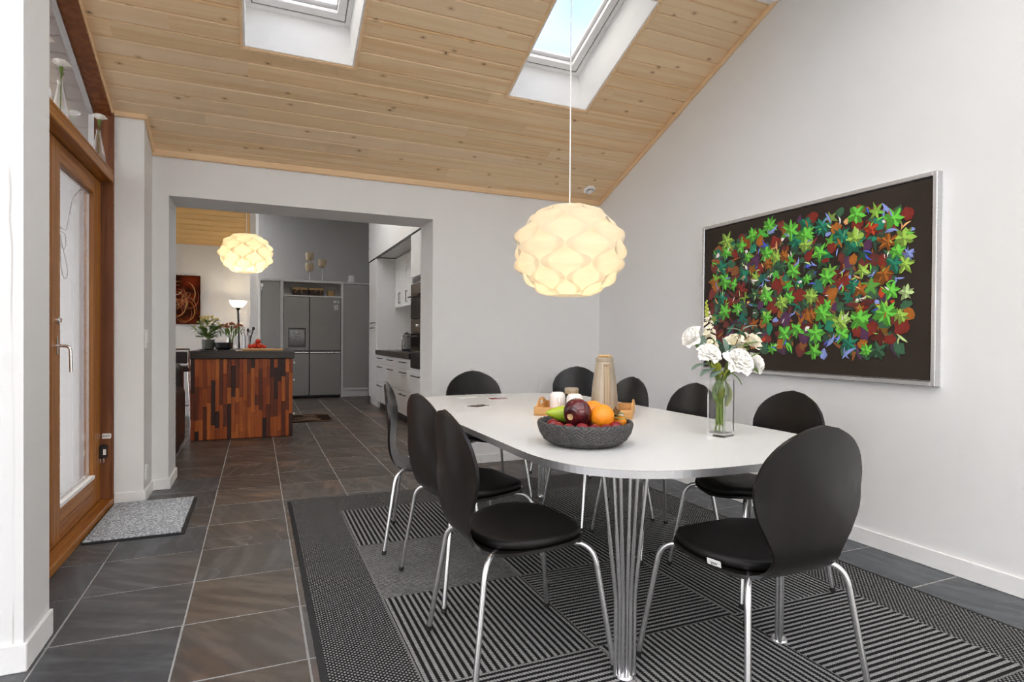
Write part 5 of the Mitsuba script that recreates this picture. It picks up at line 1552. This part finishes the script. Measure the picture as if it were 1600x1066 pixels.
def stool(x, y, rz, lab):
    s_ = thing('bar_stool', lab, 'stool', 'bar stools at the island')
    m_ = lambda q: moved(q, (x, y, 0), rz=rz)
    for ax_ in (-1, 1):
        for ay_ in (-1, 1):
            put('leg', m_(tube([(ax_ * .20, ay_ * .19, .001), (ax_ * .165, ay_ * .155, .66)], .0115, 10)), 'm_chrome', 40, parent=s_)
    put('footrest', m_(cat(tube([(-.187, -.177, .26), (.187, -.177, .26), (.187, .177, .26), (-.187, .177, .26), (-.187, -.177, .26)], .010, 8))), 'm_chrome', 40, parent=s_)
    put('seat', m_(box(-.19, .19, -.18, .18, .66, .72, .015)), 'm_leather', parent=s_)
    put('back_frame', m_(cat(*[tube(bend((-.17, ay_ * .165, .66), (-.19, ay_ * .165, .75), (-.225, ay_ * .165, .93), 8), .0115, 10) for ay_ in (-1, 1)], tube([(-.225, -.17, .93), (-.225, .17, .93)], .0115, 8))), 'm_chrome', 40, parent=s_)
    put('back_pad', m_(box(-.235, -.205, -.15, .15, .76, .90, .008)), 'm_leather', parent=s_)


stool(-.905, 8.12, math.pi / 2, 'chrome bar stool with a dark seat at the left side of the island')
stool(-1.50, 8.30, math.pi * .1, 'darker chrome bar stool farther back behind the first, half hidden by the wall')
ac = thing('leather_armchair', 'dark brown leather armchair half hidden behind the wall opening', 'armchair')


def cushion(x0, x1, y0, y1, z0, z1, b=.06):
    m = m3.Manifold.hull_points([(x, y, z) for x in (x0 + b, x1 - b) for y in (y0 + b, y1 - b) for z in (z0 + b, z1 - b)]) if False else None
    sp = [m3.Manifold.sphere(b, 20).translate([x, y, z]) for x in (x0 + b, x1 - b) for y in (y0 + b, y1 - b) for z in (z0 + b, z1 - b)]
    q = m3.Manifold.batch_hull(sp).to_mesh()
    return M(q.vert_properties[:, :3], q.tri_verts)


put('arm', cushion(-.83, -.650, 5.84, 6.68, .012, .60, .075), 'm_leather', 40, parent=ac)
put('arm', cushion(-1.62, -1.445, 5.84, 6.68, .012, .60, .075), 'm_leather', 40, parent=ac)
put('seat', cushion(-1.47, -.80, 5.85, 6.62, .10, .42, .06), 'm_leather', 40, parent=ac)
put('back', cushion(-1.60, -.67, 6.50, 6.78, .10, .82, .09), 'm_leather', 40, parent=ac)
